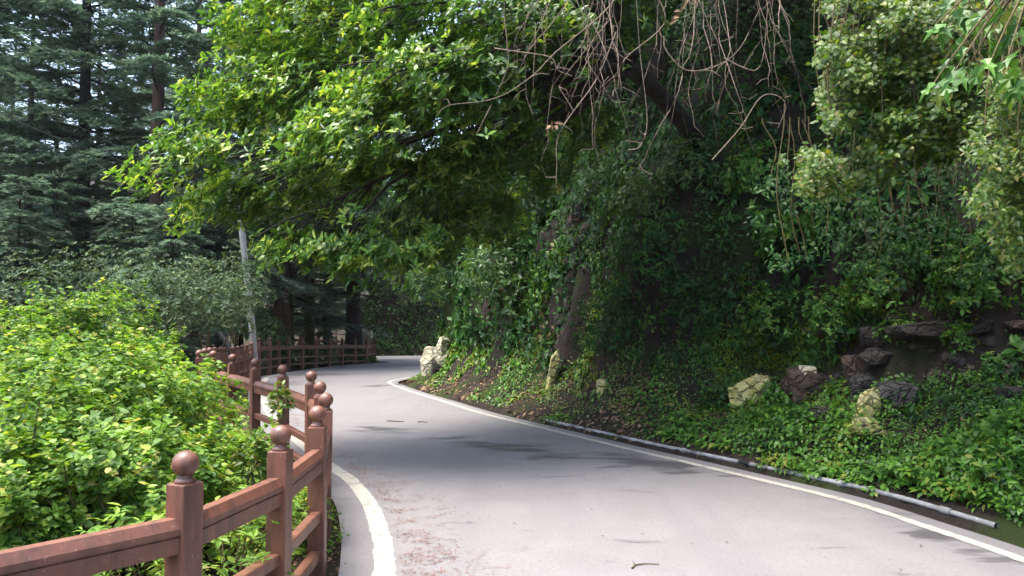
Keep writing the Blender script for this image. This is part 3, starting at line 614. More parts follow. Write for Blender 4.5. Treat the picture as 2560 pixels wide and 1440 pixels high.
# ---------------------------------------------------------------- the big overhanging tree
def big_tree():
    R = rng(77); base = hit(1760, 330)[0] + np.array([.1, .35, -.2])
    root = thing('overhanging_tree', 'large broadleaf tree reaching left over the road with bright whorled leaves', 'tree', base)
    crotch = P(1560, 150, 9.9)
    g = Geo(); s = np.linspace(0, 1, 10)[:, None]; mid = (base + crotch) / 2 + np.array([.3, .2, -.1]); c = (1 - s) ** 2 * base + 2 * s * (1 - s) * mid + s * s * crotch
    g.tube(c, np.linspace(.17, .12, 10), 10); ob('trunk', g.mesh('trunk', base), M_LIMB, root)
    T = [ # limb: via point, tip, tier half-size (x, y, z), tips
     ((1180, 285, 9.6), (330, 425, 8.6), (1.5, 1.0, .30), 900), ((1100, 330, 9.8), (430, 500, 9.2), (1.35, 1.0, .30), 800),
     ((1250, 130, 9.5), (490, 225, 9.4), (1.4, 1.1, .38), 900), ((1300, 50, 9.6), (560, 95, 10.0), (1.4, 1.2, .40), 900),
     ((1300, -120, 9.6), (640, -40, 10.4), (1.6, 1.4, .5), 900), ((1130, 340, 9.0), (660, 590, 8.2), (.75, .8, .22), 420),
     ((1100, 360, 9.0), (850, 605, 8.0), (.75, .7, .25), 420), ((1200, 200, 8.6), (740, 330, 7.9), (1.15, .9, .36), 800),
     ((1250, 120, 8.4), (840, 180, 8.0), (1.1, .9, .40), 700), ((1300, 80, 8.0), (960, 210, 7.6), (.8, .7, .28), 380),
     ((1330, 0, 8.6), (900, 20, 8.4), (1.2, 1., .4), 700), ((1350, 60, 8.4), (1120, 60, 8.2), (.95, .8, .4), 520),
     ((1200, 280, 9.4), (900, 430, 9.0), (1.1, .9, .34), 700), ((1250, 320, 11), (960, 540, 10.6), (.8, .8, .3), 450),
     ((1350, 200, 9.6), (1150, 160, 10.2), (1.0, 1.0, .55), 600), ((1420, 150, 9.4), (1310, 275, 8.6), (.40, .4, .2), 130),
     ((1250, 400, 11.5), (1000, 470, 11.8), (1.0, .9, .5), 500), ((1400, -60, 9.4), (1300, -20, 9.8), (1.0, 1.0, .5), 500),
     ((1500, 100, 9.6), (1400, 60, 10.4), (.8, .8, .5), 400), ((1200, 250, 10.5), (640, 420, 10.6), (1.2, .9, .4), 600),
     ((1250, 420, 11), (1020, 600, 11.6), (.8, .8, .3), 380), ((1280, 450, 12), (1160, 560, 13), (.8, .8, .3), 380), ((1200, 400, 10.5), (930, 620, 10.4), (.7, .7, .24), 330),
     ((1300, 250, 11), (1200, 330, 11.4), (.9, .8, .4), 420), ((1350, 350, 11.5), (1290, 420, 12.2), (.8, .8, .4), 360), ((1300, 380, 12), (1080, 520, 12.6), (.8, .8, .3), 350),
     ((1450, 200, 10.6), (1420, 330, 11.6), (.7, .7, .4), 300), ((1500, 20, 10), (1560, 40, 11.6), (1.0, .9, .6), 420),
     ((1300, -200, 10), (1080, -230, 11), (1.8, 1.8, .7), 1150), ((1300, -150, 12), (1000, -130, 14.5), (1.8, 1.6, .7), 1000),  # unseen upper tiers from here on, added to shade the bank
     ((1500, -200, 10), (1350, -220, 11), (1.8, 1.5, .7), 1150), ((1600, -250, 10), (1650, -300, 11.5), (1.8, 1.6, .7), 1150), ((1600, -250, 12), (1300, -250, 14), (2.2, 2.0, .8), 1150), ((1500, -260, 9.6), (1550, -330, 9.2), (1.4, 1.2, .6), 1000),
     ((1300, -300, 10), (800, -330, 10.5), (2.0, 1.6, .7), 1150), ((1400, -300, 9.6), (1250, -350, 9.5), (1.6, 1.6, .7), 500)]
    lv = Leaves(); tw = Geo()
    for li, (via, tip, hs, n) in enumerate(T):
        a, v, e = crotch + R.normal(0, .08, 3), P(*via), P(*tip)
        s = np.linspace(0, 1, 16)[:, None]; c = (1 - s) ** 2 * a + 2 * s * (1 - s) * (2 * v - (a + e) / 2) * .6 + 2 * s * (1 - s) * v * .4 + s * s * e
        c += np.column_stack([fbm(np.linspace(0, 5, 16) + li * 9, 0, k) * .12 for k in range(3)])
        g = Geo(); r0 = .085 if li in (0, 1, 2, 3, 7, 12) else .05; g.tube(c, np.linspace(r0, .008, 16), 7); ob('limb', g.mesh('limb', base), M_LIMB, root)
        ld = nrm(e - v); ld[2] *= .3; ld = nrm(ld); side = nrm(np.cross(UP, ld)); M3 = np.stack([ld, side, UP])
        # tier: a lens of twigs around the outer half of the limb, uneven, breaking into sprays
        m = int(n * 3.4); q = R.uniform(-1, 1, (m, 3)); q = q[(q ** 2).sum(1) < 1]
        cc = e - ld * hs[0] * .85; pts = cc + (q * np.array(hs) * np.array([1, 1, 1.25])) @ M3; pts[:, 2] -= .10 * (q[:, 1] ** 2 + np.clip(q[:, 0], 0, 1) ** 2) * 1.5
        pts[:, 2] += .30 * fbm(pts[:, 0] * 1.3, pts[:, 1] * 1.3, li * 3.1, 17, 2) - .10 * R.exponential(1, len(pts)) * (R.uniform(0, 1, len(pts)) < .35)
        keep = fbm(pts[:, 0] * 1.7, pts[:, 1] * 1.7, pts[:, 2] * 3.4, 5, 3) > -.06; pts = pts[keep][:n]; q = q[keep][:n]
        dr = nrm(ld * .7 + (q * np.array([1, .8, .3])) @ M3 * .8 + R.normal(0, .2, (len(pts), 3)) + UP * .1)
        young = .22 if tip[0] < 900 else .10
        whorls(lv, R, pts, dr, 7, .110, .38, uni(.15 if tip[0] < 900 else 0, .8 if tip[0] < 900 else .62, young, R), up=.45, spread=.3, jit=.3)  # left tiers paler: young leaves, and the sunlit side put into the colour
        for i in range(0, len(pts), 11):
            j = max(5, int(np.argmin(((c - pts[i]) ** 2).sum(1))) - 2); s2 = np.linspace(0, 1, 5)[:, None]; b0 = c[j]; md = (b0 + pts[i]) / 2 + UP * .08 + R.normal(0, .06, 3)
            tw.tube((1 - s2) ** 2 * b0 + 2 * s2 * (1 - s2) * md + s2 * s2 * pts[i], np.linspace(.007, .0025, 5), 3)
    o = ob('twigs', tw.mesh('twigs', base), M_LIMB, root); o['kind'] = 'stuff'
    put_leaves(root, lv, 'leaf', L_CANOPY, 300, cell=16)
big_tree()

# ---------------------------------------------------------------- cedars
def cedar_meshes(seed, H=22.0, r0=.3, first=2.2, nb=80, reach=4.2, dens=1.0, lean=0.0):
    R = rng(seed); s = np.linspace(0, 1, 18); tr = np.column_stack([.25 * fbm(s * 2, 0, 0, seed) + lean * s * H, .25 * fbm(s * 2, 5, 0, seed), s * H])
    g = Geo(); rad = r0 * (1 - s * .93); rad[0] *= 1.35; rad[1] *= 1.08; g.tube(tr, rad, 12); trunk = g.mesh('trunk')
    br = Geo(); lv = Leaves()
    for b in range(nb):
        h = first + (H - first - .5) * ((b + R.uniform(0, 1)) / nb); f = h / H
        ln = reach * (1 - f) ** .75 * R.uniform(.55, 1.15) + .5; az = b * 2.39996 + R.normal(0, .35); d = np.array([math.cos(az), math.sin(az), 0]); sd_ = np.array([-d[1], d[0], 0])
        o = np.array([np.interp(h, tr[:, 2], tr[:, 0]), np.interp(h, tr[:, 2], tr[:, 1]), h]); t = np.linspace(0, 1, 9); rise = R.uniform(-.05, .3); drp = R.uniform(.15, .5) * (1 + .6 * (1 - f))
        c = o + d * (t * ln)[:, None] + UP * (rise * t * ln - drp * t ** 2.2 * ln * .45)[:, None] + sd_ * (R.normal(0, .08) * ln * t ** 2)[:, None]
        br.tube(c, np.linspace(.055 * (1 - f) + .015, .008, 9), 5)
        if h < 5 and R.uniform() < .35: continue
        nbl = int(ln * 12 * dens) + 4
        for k in range(nbl):
            u = R.uniform(.18, 1); p0 = np.array([np.interp(u, t, c[:, i]) for i in range(3)]); sg = 1 if k % 2 else -1
            bl = (.25 + .34 * ln * (1 - u * .75)) * R.uniform(.5, 1.1); bd = nrm(d * R.uniform(.4, 1) + sd_ * sg * R.uniform(.3, 1.) + UP * R.uniform(-.2, .08)); m = int(bl * 34) + 5
            v = R.uniform(.05, 1, m); pp = p0 + bd * (v * bl)[:, None] - UP * (v ** 2 * bl * .28)[:, None] + R.normal(0, .02, (m, 3))
            a = bd + nrm(np.cross(bd, UP)) * R.choice([-1, 1], m)[:, None] * R.uniform(.2, 1.1, m)[:, None] + UP * R.uniform(-.25, .35, m)[:, None]
            lv.add(pp, a, UP + R.normal(0, .35, (m, 3)), R.uniform(.12, .26, m), R.uniform(.035, .065, m), np.clip(R.uniform(0, .8, m) + .2 * v, 0, 1))
    arr = lv.arrays(); return trunk, br.mesh('branches'), leaf_mesh('crown', arr, 'needle'), len(arr[0])
CED = [cedar_meshes(1, 24, .31, 3.0, 84, 4.6, 1.15), cedar_meshes(2, 21, .28, 1.8, 80, 4.0, 1.2), cedar_meshes(3, 26, .34, 4.5, 84, 5.0, 1.1), cedar_meshes(4, 9, .12, .4, 60, 2.2, 1.5)]
def cedar(label, x, y, var, sc_=1.0, rz=0.0, bark=M_BARK, group=None, rsc=1.0, name='cedar_tree', z=None):
    tm, bm_, cm, _ = CED[var]
    zb = float(any_z(x, y)) - .25 if z is None else z
    root = thing(name, label, 'tree', (x, y, zb), group, rz); root.scale = (sc_, sc_, sc_)
    t2 = bpy.data.objects.new('trunk', tm if bark is M_BARK else bark_copy(var, bark)); COL.objects.link(t2); t2.parent = root; t2.scale = (rsc, rsc, 1)
    if len(t2.data.materials) == 0: t2.data.materials.append(bark)
    ob('branches', bm_, M_LIMB, root); ob('crown', cm, L_CEDAR[0], root)
BC = {}
def bark_copy(var, bark):
    k = (var, bark.name)
    if k not in BC:
        BC[k] = CED[var][0].copy(); BC[k].materials.clear(); BC[k].materials.append(bark)
    return BC[k]
def X(px, d): return (px - 1280) / F * d
for lab, px, d, var, s_, rz, bark, rsc in (
    ('tall straight cedar with reddish-brown trunk behind the bright tree tips', 392, 24, 0, 1.0, .4, M_BARK, .95),
    ('dark-trunked cedar left of the reddish-brown one', 196, 26, 2, 1.0, 1.3, M_BARKD, .85),
    ('thinner dark cedar near the left picture edge', 68, 33, 1, 1.1, 2.2, M_BARKD, .75),
    ('slim cedar standing behind and right of the dark-trunked one', 232, 40, 0, 1.05, 3.0, M_BARK, .6),
    ('cedar half hidden by the bright leaves, right of the reddish one', 487, 36, 2, 1.0, 4.1, M_BARK, .8),
    ('thick brown trunk just behind the far railing, right of the pole', 700, 28.5, 2, 1.0, .9, M_BARK, .95),
    ('moss-green trunk leaning close to the thick brown one', 722, 29.4, 1, 1.05, 5.0, M_BARKM, .8),
    ('slim pale trunk between the brown and the mossy trunks', 732, 34, 1, 1.0, 2.6, M_POLE, .40),
    ('mossy trunk right of the slim pale one', 772, 31, 0, 1.0, 3.7, M_BARKM, .75),
    ('black-looking thick trunk inside the end of the far railing', 886, 33.2, 2, 1.05, 5.5, M_BARKD, 1.0)):
    cedar(lab, X(px, d), d, var, s_, rz, bark, None, rsc)
R = rng(5); k = 0
for px, d in ((-160, 24), (-60, 40), (20, 46), (130, 38), (300, 44), (340, 52), (430, 48), (550, 42), (600, 50), (100, 58), (500, 62), (-100, 54), (650, 46), (-260, 34), (820, 50), (930, 56), (760, 60), (880, 66), (1020, 60), (1000, 52)):
    cedar('grey-green cedar in the hazy stand beyond the railing', X(px, d), d, int(R.integers(0, 3)), R.uniform(.95, 1.25), R.uniform(0, 6.28), M_BARKD, 'hazy stand of cedars', .8)
for lab, px, d, s_ in (('young feathery cedar left of the leaning pole', 430, 17.5, .62), ('small cedar at left below the tall dark trunks', 40, 20, .75), ('young cedar left of the bright bushes skyline', 140, 22, .8),
                       ('young cedar behind the far railing, right of the mossy trunk', 810, 34.5, .6), ('young cedar by the foot of the reddish-brown trunk', 330, 21, .7), ('young cedar between the pole and the reddish-brown trunk', 530, 24, .8)):
    cedar(lab, X(px, d), d, 3, s_, px * .1, M_BARKD, 'young cedars below the tall trunks', 1.0, 'young_cedar')

# understorey shrubs left and behind the far railing
US = [('grey-green shrub mass behind the yellow-tipped bush', 400, 760, 15, 1.3, 1.1, 900), ('fine-leaved grey shrub left of the pole', 520, 790, 16.5, 1.0, 1.0, 800), ('light green shrub close against the pole', 590, 740, 19.5, .9, 1.2, 700),
      ('grey shrub rising behind the tallest bright bush', 300, 720, 19, 1.6, 1.4, 800), ('misty shrub at the left edge behind the bushes', 60, 760, 18, 1.8, 1.3, 800), ('shrub in the gap left of the grey shrub mass', 180, 730, 25, 2.2, 1.6, 700),
      ('green shrub behind the railing just right of the pole', 690, 880, 26.5, .8, .55, 420), ('pale shrub inside the far railing near the brown trunk', 740, 890, 28.5, .7, .5, 380), ('low shrub in the middle of the far railing', 800, 893, 29.8, .7, .45, 380), ('low fern-like plant at the black trunk foot', 868, 903, 32.2, .6, .35, 300),
      ('ferny plant at the tip of the far railing', 905, 903, 32.6, .5, .3, 260), ('leafy shrub behind the railing corner by the pole', 655, 830, 25, .7, .7, 420), ('pale leafy tree crown behind the bank corner', 1015, 640, 27, 1.9, 1.7, 800), ('leafy crown above the road end, right of the black trunk', 960, 560, 31, 2.2, 2.0, 800), ('leafy crown high behind the corner shrubs', 1080, 500, 29, 2.4, 2.0, 800), ('grey bush far behind the second railing', 700, 800, 45, 2.5, 2.0, 500), ('dark bush far behind the mossy trunk', 830, 790, 48, 2.6, 2.2, 500), ('grey bush in the dim gap above the road end', 960, 700, 50, 2.6, 2.0, 500)]
for i, (lab, px, py, d, r, rz, n) in enumerate(US):
    c = P(px, py, d); shrub('understorey_shrub', lab, c, (r, r, rz), n, L_GREY if d < 25 or d > 40 else L_SHRUB, 'needle', .10 if d < 30 else .2, .42, 6, 0, 'shrub', 'understorey shrubs beyond the railing', 200 + i, up=.4, lump=.5, inner=.3, st=10)

# ---------------------------------------------------------------- growth on the bank
def bank_points(R, n, fn=hill_z, box=(-3.5, 14, 2, 40), dmax=7.5, poly=HILL, margin=260):
    x = R.uniform(box[0], box[1], n); y = R.uniform(box[2], box[3], n); d = hill_d(x, y) if poly is HILL else sdf(poly, x, y); k = (d > .05) & (d < dmax); x, y, d = x[k], y[k], d[k]
    nn = hill_n(x, y, fn); z = fn(x, y); p = np.column_stack([x, y, z]); px, py, dep = proj(p)
    ok = (px > -100) & (px < 2560 + margin) & (py > -margin - 150) & ((nn * nrm(CAMP - p)).sum(1) > -.15)
    wgt = np.clip(1 / np.maximum(nn[:, 2], .12), 1, 8) / 8; ok &= R.uniform(0, 1, len(x)) < wgt
    return p[ok], nn[ok], d[ok], px[ok], py[ok], dep[ok]
R = rng(300)
NB = (1.2, 9.0, 2.5, 11.5)
A = bank_points(R, 3600000, box=NB); B = bank_points(R, 4600000); kB = ~((B[0][:, 0] > NB[0]) & (B[0][:, 0] < NB[1]) & (B[0][:, 1] > NB[2]) & (B[0][:, 1] < NB[3]))
RHO = np.concatenate([np.full(len(A[0]), 3600000 / ((NB[1] - NB[0]) * (NB[3] - NB[2])) / 8), np.full(kB.sum(), 4600000 / (17.5 * 38) / 8)])
p, n, d, px, py, dep = [np.concatenate([a, b[kB]]) for a, b in zip(A, B)]
far_f = np.clip((9 / dep) ** 1.6, 0, 1)
HOL = np.exp(-(((px - 2330) / 230) ** 2 + ((py - 880) / 75) ** 2)) + np.exp(-(((px - 2080) / 130) ** 2 + ((py - 985) / 60) ** 2)) + .5 * np.exp(-(((px - 1462) / 45) ** 2 + ((py - 560) / 60) ** 2))
nz = fbm(p[:, 0] * .9, p[:, 1] * .9, p[:, 2] * .9, 71, 3)
def cover(name, label, sel, prob, mats, tpl, L, W, thick, seed, rs, hang=.5, cat='plants', scale=None):
    R = rng(seed); m = sel & (R.uniform(0, 1, len(p)) < prob / RHO); q = p[m]; nn = n[m]; k = len(q)
    hgt = thick * np.clip(.5 + fbm(q[:, 0] * 2.1, q[:, 1] * 2.1, q[:, 2] * 2.1, seed, 3) * 1.3, .05, 1.6) * R.uniform(.1, 1, k)
    pos = q + nn * hgt[:, None] + R.normal(0, .02, (k, 3)); tang = nrm(np.cross(nn, R.normal(0, 1, (k, 3))))
    a = tang + nn * R.uniform(0, .5, k)[:, None] - UP * hang; l = L * R.uniform(.55, 1.2, k)
    cl = fbm(q[:, 0] * 1.4, q[:, 1] * 1.4, q[:, 2] * 1.4, seed + 40, 3); l = l * np.clip(1 + 1.1 * cl, .5, 1.9)
    if scale is not None: l = l * scale[m]
    lv = Leaves(); lv.add(pos, a, nn * .6 + UP * .6 + R.normal(0, .35, (k, 3)), l, l * W * R.uniform(.7, 1.3, k), np.clip(rs(k) + .55 * fbm(q[:, 0] * 2, q[:, 1] * 2, q[:, 2] * 2, seed + 60, 2), 0, 1))
    o = ob(name, leaf_mesh(name, lv.arrays(), tpl), mats[0]); tag(o, label, cat, None, 'stuff'); return k
cnt = {}
low = (d < 1.75)
scl = np.clip(dep / 9, .8, 2.2)
cnt['cover'] = cover('ground_cover', 'dense small-leaved green groundcover on the near bank slope', low & (d > .22) & (dep < 10.5) & (HOL < .5), np.clip(1.25 - .24 * np.maximum(dep - 6.4, 0), .12, 1) * 2300, L_COVER, 'mid', .066, .55, .26, 1, uni(.1, .9, .05, R))
cnt['foot'] = cover('foot_weeds', 'weeds creeping over the pipe at the foot of the bank', (d < .3) & (dep < 14) & (nz > .0), np.full(len(p), 1500.), L_COVER, 'mid', .055, .5, .12, 8, uni(.2, 1., .1, R))
cnt['low'] = cover('bank_weeds', 'patchy weeds and ivy on the lower bank toward the corner', low & (d > .15) & (dep >= 9.0) & (nz > -.06), 1300 * far_f, L_COVER, 'simple', .055, .5, .14, 2, uni(.1, 1., .1, R), scale=scl)
cnt['litter'] = cover('leaf_litter', 'brown fallen leaves lying along the foot of the bank', (d < 1.3) & (dep > 7), (100 + 420 * sstep(8.3, 10, dep)) * far_f, L_DEAD, 'needle', .06, .5, .03, 3, uni(0, 1, 0, R), scale=scl)
cnt['moss'] = cover('moss_cover', 'yellow-green moss and tiny ferns on the bank wall', (d >= 1.2) & (d < 3.2) & (nz > -.05) & (HOL < .5), 1500 * far_f, L_MOSS, 'needle', .045, .5, .08, 4, uni(0, 1, 0, R), hang=1.2, scale=scl)
def gs(cx, cy, rx, ry): return np.exp(-(((px - cx) / rx) ** 2 + ((py - cy) / ry) ** 2))
cnt['moss2'] = cover('moss_patches', 'bright yellow-green moss patches on the wet bank wall', (d > .6) & (d < 3.2), 5000 * far_f * np.clip(gs(1480, 830, 50, 110) + gs(1850, 900, 60, 90) + gs(1100, 830, 40, 60) + gs(1960, 870, 50, 60) + gs(1300, 860, 60, 50) - .2, 0, 1), L_MOSSB, 'simple', .035, .5, .06, 14, uni(.3, 1, 0, R), hang=1.2, scale=scl)
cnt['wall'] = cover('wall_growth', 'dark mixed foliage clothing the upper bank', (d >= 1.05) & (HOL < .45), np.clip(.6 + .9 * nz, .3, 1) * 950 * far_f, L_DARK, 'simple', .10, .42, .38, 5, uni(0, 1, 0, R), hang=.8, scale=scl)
print('COVER', cnt, 'pts', len(p), 'cedar', [c[3] for c in CED])
R2 = rng(301)
pts2, nn2, dd2, *_ = bank_points(R2, 330000, hill2_z, (-12, 20, 43.5, 62), 14, HILL2)
lv = Leaves(); kk = len(pts2); lv.add(pts2 + nn2 * R2.uniform(0, .7, (kk, 1)), nrm(R2.normal(0, 1, (kk, 3))) - UP * .4, UP + nn2 + R2.normal(0, .4, (kk, 3)), R2.uniform(.15, .3, kk), R2.uniform(.08, .15, kk), R2.uniform(0, 1, kk))
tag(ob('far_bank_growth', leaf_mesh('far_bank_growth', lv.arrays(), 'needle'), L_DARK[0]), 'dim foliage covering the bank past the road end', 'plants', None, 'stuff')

def bank_shrub(label, px, py, rpx, mats, tpl, L, W, k, n, singles=0, seed=0, out=.35, up=.3, rs=None, name='bank_shrub', asp=(1, 1), group='shrubs growing on the bank', cat='shrub', st=10, spread=.25, dep_=None, lump=.45, low=-.7):
    q, dd = hit(px, py); nn = hill_n(q[0], q[1])
    if dep_: dd = dep_; q = P(px, py, dd)
    r = rpx * dd / F; c = q if dep_ else q + nn * out * r
    base = q - nn * .1
    return shrub(name, label, c, (r * asp[0], r * .8, r * asp[1]), n, mats, tpl, L, W, k, singles, cat, group, 400 + seed, up=up, rs=rs, base=tuple(base), st=st, spread=spread, lump=lump, inner=.35, low=low, smat=M_LIMB)
BS = [
 ('glossy long-leaved shrub jutting out at the bank corner top', 1130, 700, 95, L_SHRUB, 'leaf', .17, .3, 7, 260, 90), ('grey-green shrub above the long-leaved one at the corner', 1200, 590, 110, L_GREY, 'leaf', .13, .45, 6, 420, 0),
 ('shrub with drooping leaves right of the corner shrub', 1280, 690, 105, L_SHRUB, 'leaf', .15, .32, 6, 330, 60), ('lobed-leaved plant hanging over the dark overhang near the corner', 1320, 745, 60, L_SHRUB, 'lobed', .24, .42, 5, 50, 60),
 ('dim shrub high above the bank corner', 1330, 540, 110, L_GREY, 'leaf', .12, .45, 6, 420, 0), ('olive shrub low at the bank corner', 1090, 790, 60, L_MOSS, 'leaf', .10, .4, 6, 240, 0),
 ('leafy shrub crowning the bank corner', 1150, 560, 100, L_SHRUB, 'leaf', .14, .4, 6, 380, 0), ('leafy shrub on the brow above the corner', 1260, 470, 110, L_SHRUB, 'leaf', .14, .4, 6, 380, 0), ('pale shrub leaning out over the corner edge', 1085, 650, 70, L_GREY, 'leaf', .14, .36, 6, 260, 0),
 ('dark glossy shrub left of the hanging dead vines tips', 1520, 470, 75, L_SHRUB, 'leaf', .09, .42, 6, 220, 60), ('dark glossy shrub beneath the dead vines', 1620, 510, 80, L_SHRUB, 'leaf', .085, .42, 6, 240, 80),
 ('glossy shrub under the right-hand dead vines', 1730, 440, 85, L_SHRUB, 'leaf', .085, .42, 6, 260, 80), ('dark shrub high between the two vine tangles', 1590, 180, 90, L_SHRUB, 'leaf', .10, .42, 6, 240, 60),
 ('shaded shrub right of the vine tangle near the top', 2010, 150, 110, L_DARK, 'leaf', .10, .36, 6, 300, 60), ('palm-like leafy plant glowing green on the middle of the bank', 1985, 590, 82, L_COVER, 'lobed', .17, .5, 6, 90, 120),
 ('green leafy plant right of the glowing one', 2090, 560, 70, L_COVER, 'leaf', .10, .45, 6, 160, 80), ('green plant above and left of the glowing one', 1900, 450, 80, L_COVER, 'leaf', .10, .42, 6, 190, 80),
 ('big lance-leaved plant with dark hanging leaves on the bank', 2215, 610, 75, L_GREY, 'leaf', .19, .36, 5, 40, 90), ('large-leaved plant high in the shade at right', 2300, 500, 75, L_DARK, 'leaf', .17, .4, 5, 60, 60),
 ('dark fern-like shrub on the shaded bank face', 1640, 660, 110, L_DARK, 'leaf', .09, .3, 6, 320, 0), ('shaded shrub low in the dark recess', 1560, 820, 110, L_DARK, 'leaf', .07, .35, 6, 320, 0),
 ('shaded plant hanging beside the mossy wall', 1760, 780, 100, L_DARK, 'leaf', .07, .35, 6, 300, 0), ('green plants cascading above the yellow boulder', 1960, 800, 95, L_COVER, 'leaf', .06, .45, 6, 340, 60),
 ('bushy green plants left of the rock ledge', 2110, 800, 90, L_COVER, 'leaf', .06, .5, 6, 340, 60), ('green shrub above the rock ledge', 2230, 740, 85, L_COVER, 'leaf', .07, .5, 6, 280, 60),
 ('green shrub at the right edge above the hollow', 2470, 720, 110, L_COVER, 'leaf', .075, .5, 6, 380, 60), ('shaded shrub between the ledge and the right edge', 2370, 640, 80, L_DARK, 'leaf', .09, .45, 6, 240, 0),
 ('trailing green plant hanging over the dark rock ledge', 2260, 835, 50, L_COVER, 'leaf', .055, .5, 5, 170, 40), ('trailing plant at the right end of the rock ledge', 2420, 850, 55, L_COVER, 'leaf', .055, .5, 5, 170, 40), ('small plant rooted in the dark hollow', 2490, 915, 40, L_COVER, 'leaf', .055, .5, 5, 90, 30),
 ('small plant hanging in front of the angular brown rocks', 2100, 1000, 45, L_COVER, 'leaf', .045, .5, 5, 130, 30), ('small yellowish plant left of the yellow boulder', 1790, 1000, 40, L_COVER, 'leaf', .045, .45, 5, 120, 30),
 ('broad-leaved seedling at the right picture edge', 2550, 890, 45, L_COVER, 'leaf', .13, .5, 5, 18, 20), ('tall bright weeds at the lower right edge', 2530, 1210, 80, L_COVER, 'leaf', .085, .4, 6, 140, 60)]
for i, (lab, px_, py_, r_, m_, tp, L_, W_, k_, n_, sg) in enumerate(BS):
    bank_shrub(lab, px_, py_, r_, m_, tp, L_, W_, k_, n_, sg, i, out=.45 if r_ > 60 else .2)
# strap-leaved tuft
q, dd = hit(1880, 1045); root = thing('strap_leaf_tuft', 'arching strap-leaved tuft below the yellow boulder', 'plant', q); R = rng(55)
for i in range(46):
    az = R.uniform(math.pi * .55, math.pi * 2.15); L_ = R.uniform(.3, .55); dv = np.array([math.cos(az), math.sin(az), 0]); s = np.linspace(0, 1, 7)
    c = (q + R.normal(0, .05, 3) * np.array([1.6, 1, .3]))[None] + dv * (s * L_ * .8)[:, None] + UP * (s * L_ * .75 - s ** 2 * L_ * 1.0)[:, None]; sd_ = np.array([-dv[1], dv[0], 0]); wv = .012 * (1 - s ** 2 * .95)
    V = np.concatenate([c + sd_ * wv[:, None], c - sd_ * wv[:, None]]) - q; j = np.arange(6); ob('blade', mesh_np('blade', V, np.stack([j, j + 1, j + 8, j + 7], 1), np.full(14, R.uniform(.2, .9)), True), L_SHRUB[0], root)

# creeper curtains
def curtain(label, poly, depth, n, L_, mats, singles, seed, thick=.35, tpl='heart', W=.85, rs=None, cat='creeper', strands=30, keep=.0, slope=0.0):
    R = rng(seed); poly = np.array(poly, float); x0, y0 = poly.min(0); x1, y1 = poly.max(0)
    q = np.column_stack([R.uniform(x0, x1, n * 4), R.uniform(y0, y1, n * 4)]); sd_ = sdf(poly, q[:, 0], q[:, 1]); wob = fbm(q[:, 0] / 70, q[:, 1] / 70, 0, seed, 4) * 95
    q = q[(sd_ + wob > 6)]; q = q[fbm(q[:, 0] / 60, q[:, 1] / 34, 0, seed + 3, 4) > keep][:n]
    dp = depth + slope * (800 - q[:, 1]) / 800 + thick * (R.uniform(-1, 1, len(q)) + 1.2 * fbm(q[:, 0] / 90, q[:, 1] / 60, 0, seed + 5, 2))
    p3 = np.array([P(a, b, c) for (a, b), c in zip(q, dp)])
    base = P((x0 + x1) / 2, y0, depth + .3); root = thing('creeper', label, cat, base)
    k = len(p3); out = nrm(CAMP - p3); out[:, 2] = 0; out = nrm(out * .7 + np.array([-.35, 0, 0]))
    lv = Leaves()
    for j in range(3):
        tang = nrm(np.cross(out, R.normal(0, 1, (k, 3)))); l = L_ * R.uniform(.55, 1.15, k)
        lv.add(p3 + R.normal(0, .035, (k, 3)), tang * .8 + out * .5 - UP * .55, out * .55 + UP * .75 + R.normal(0, .3, (k, 3)), l, l * W * R.uniform(.85, 1.15, k), (rs or uni(.05, .85, .12, R))(k))
    g = Geo()
    for i in range(strands):
        a = p3[R.integers(k)]; t = np.linspace(0, 1, 8); x = a[0] + R.normal(0, .15) * t + .05 * np.sin(t * 6 + i); z = a[2] + (base[2] + .3 - a[2]) * t
        g.tube(np.column_stack([x, np.full(8, a[1] + .05) + .1 * t, z]), .006, 4)
    ob('stems', g.mesh('stems', base), M_STEM, root); put_leaves(root, lv, tpl, mats, singles)
curtain('yellow-green creeper curtain hanging down the right side of the bank', [(2070, -80), (2450, -80), (2460, 150), (2430, 330), (2350, 450), (2200, 490), (2060, 490), (1950, 430), (1960, 330), (2060, 270), (1990, 240), (2040, 110)], 6.6, 7500, .050, L_CREEP, 300, 801, .6, keep=-.03)
curtain('bright creeper hanging at the right picture edge', [(2450, 180), (2700, 150), (2700, 720), (2560, 670), (2480, 540), (2420, 420), (2460, 300)], 5.2, 3000, .046, L_CREEP, 200, 802, .35, W=.6, keep=-.16)
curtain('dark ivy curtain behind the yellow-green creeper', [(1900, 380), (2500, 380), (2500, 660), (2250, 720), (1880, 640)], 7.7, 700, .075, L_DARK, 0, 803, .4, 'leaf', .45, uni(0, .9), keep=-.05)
curtain('leafy ivy draped in the top right corner behind the lobed leaves', [(2380, -60), (2700, -60), (2700, 220), (2480, 200), (2400, 120)], 5.8, 900, .075, L_CREEP, 60, 804, .3, 'leaf', .5)
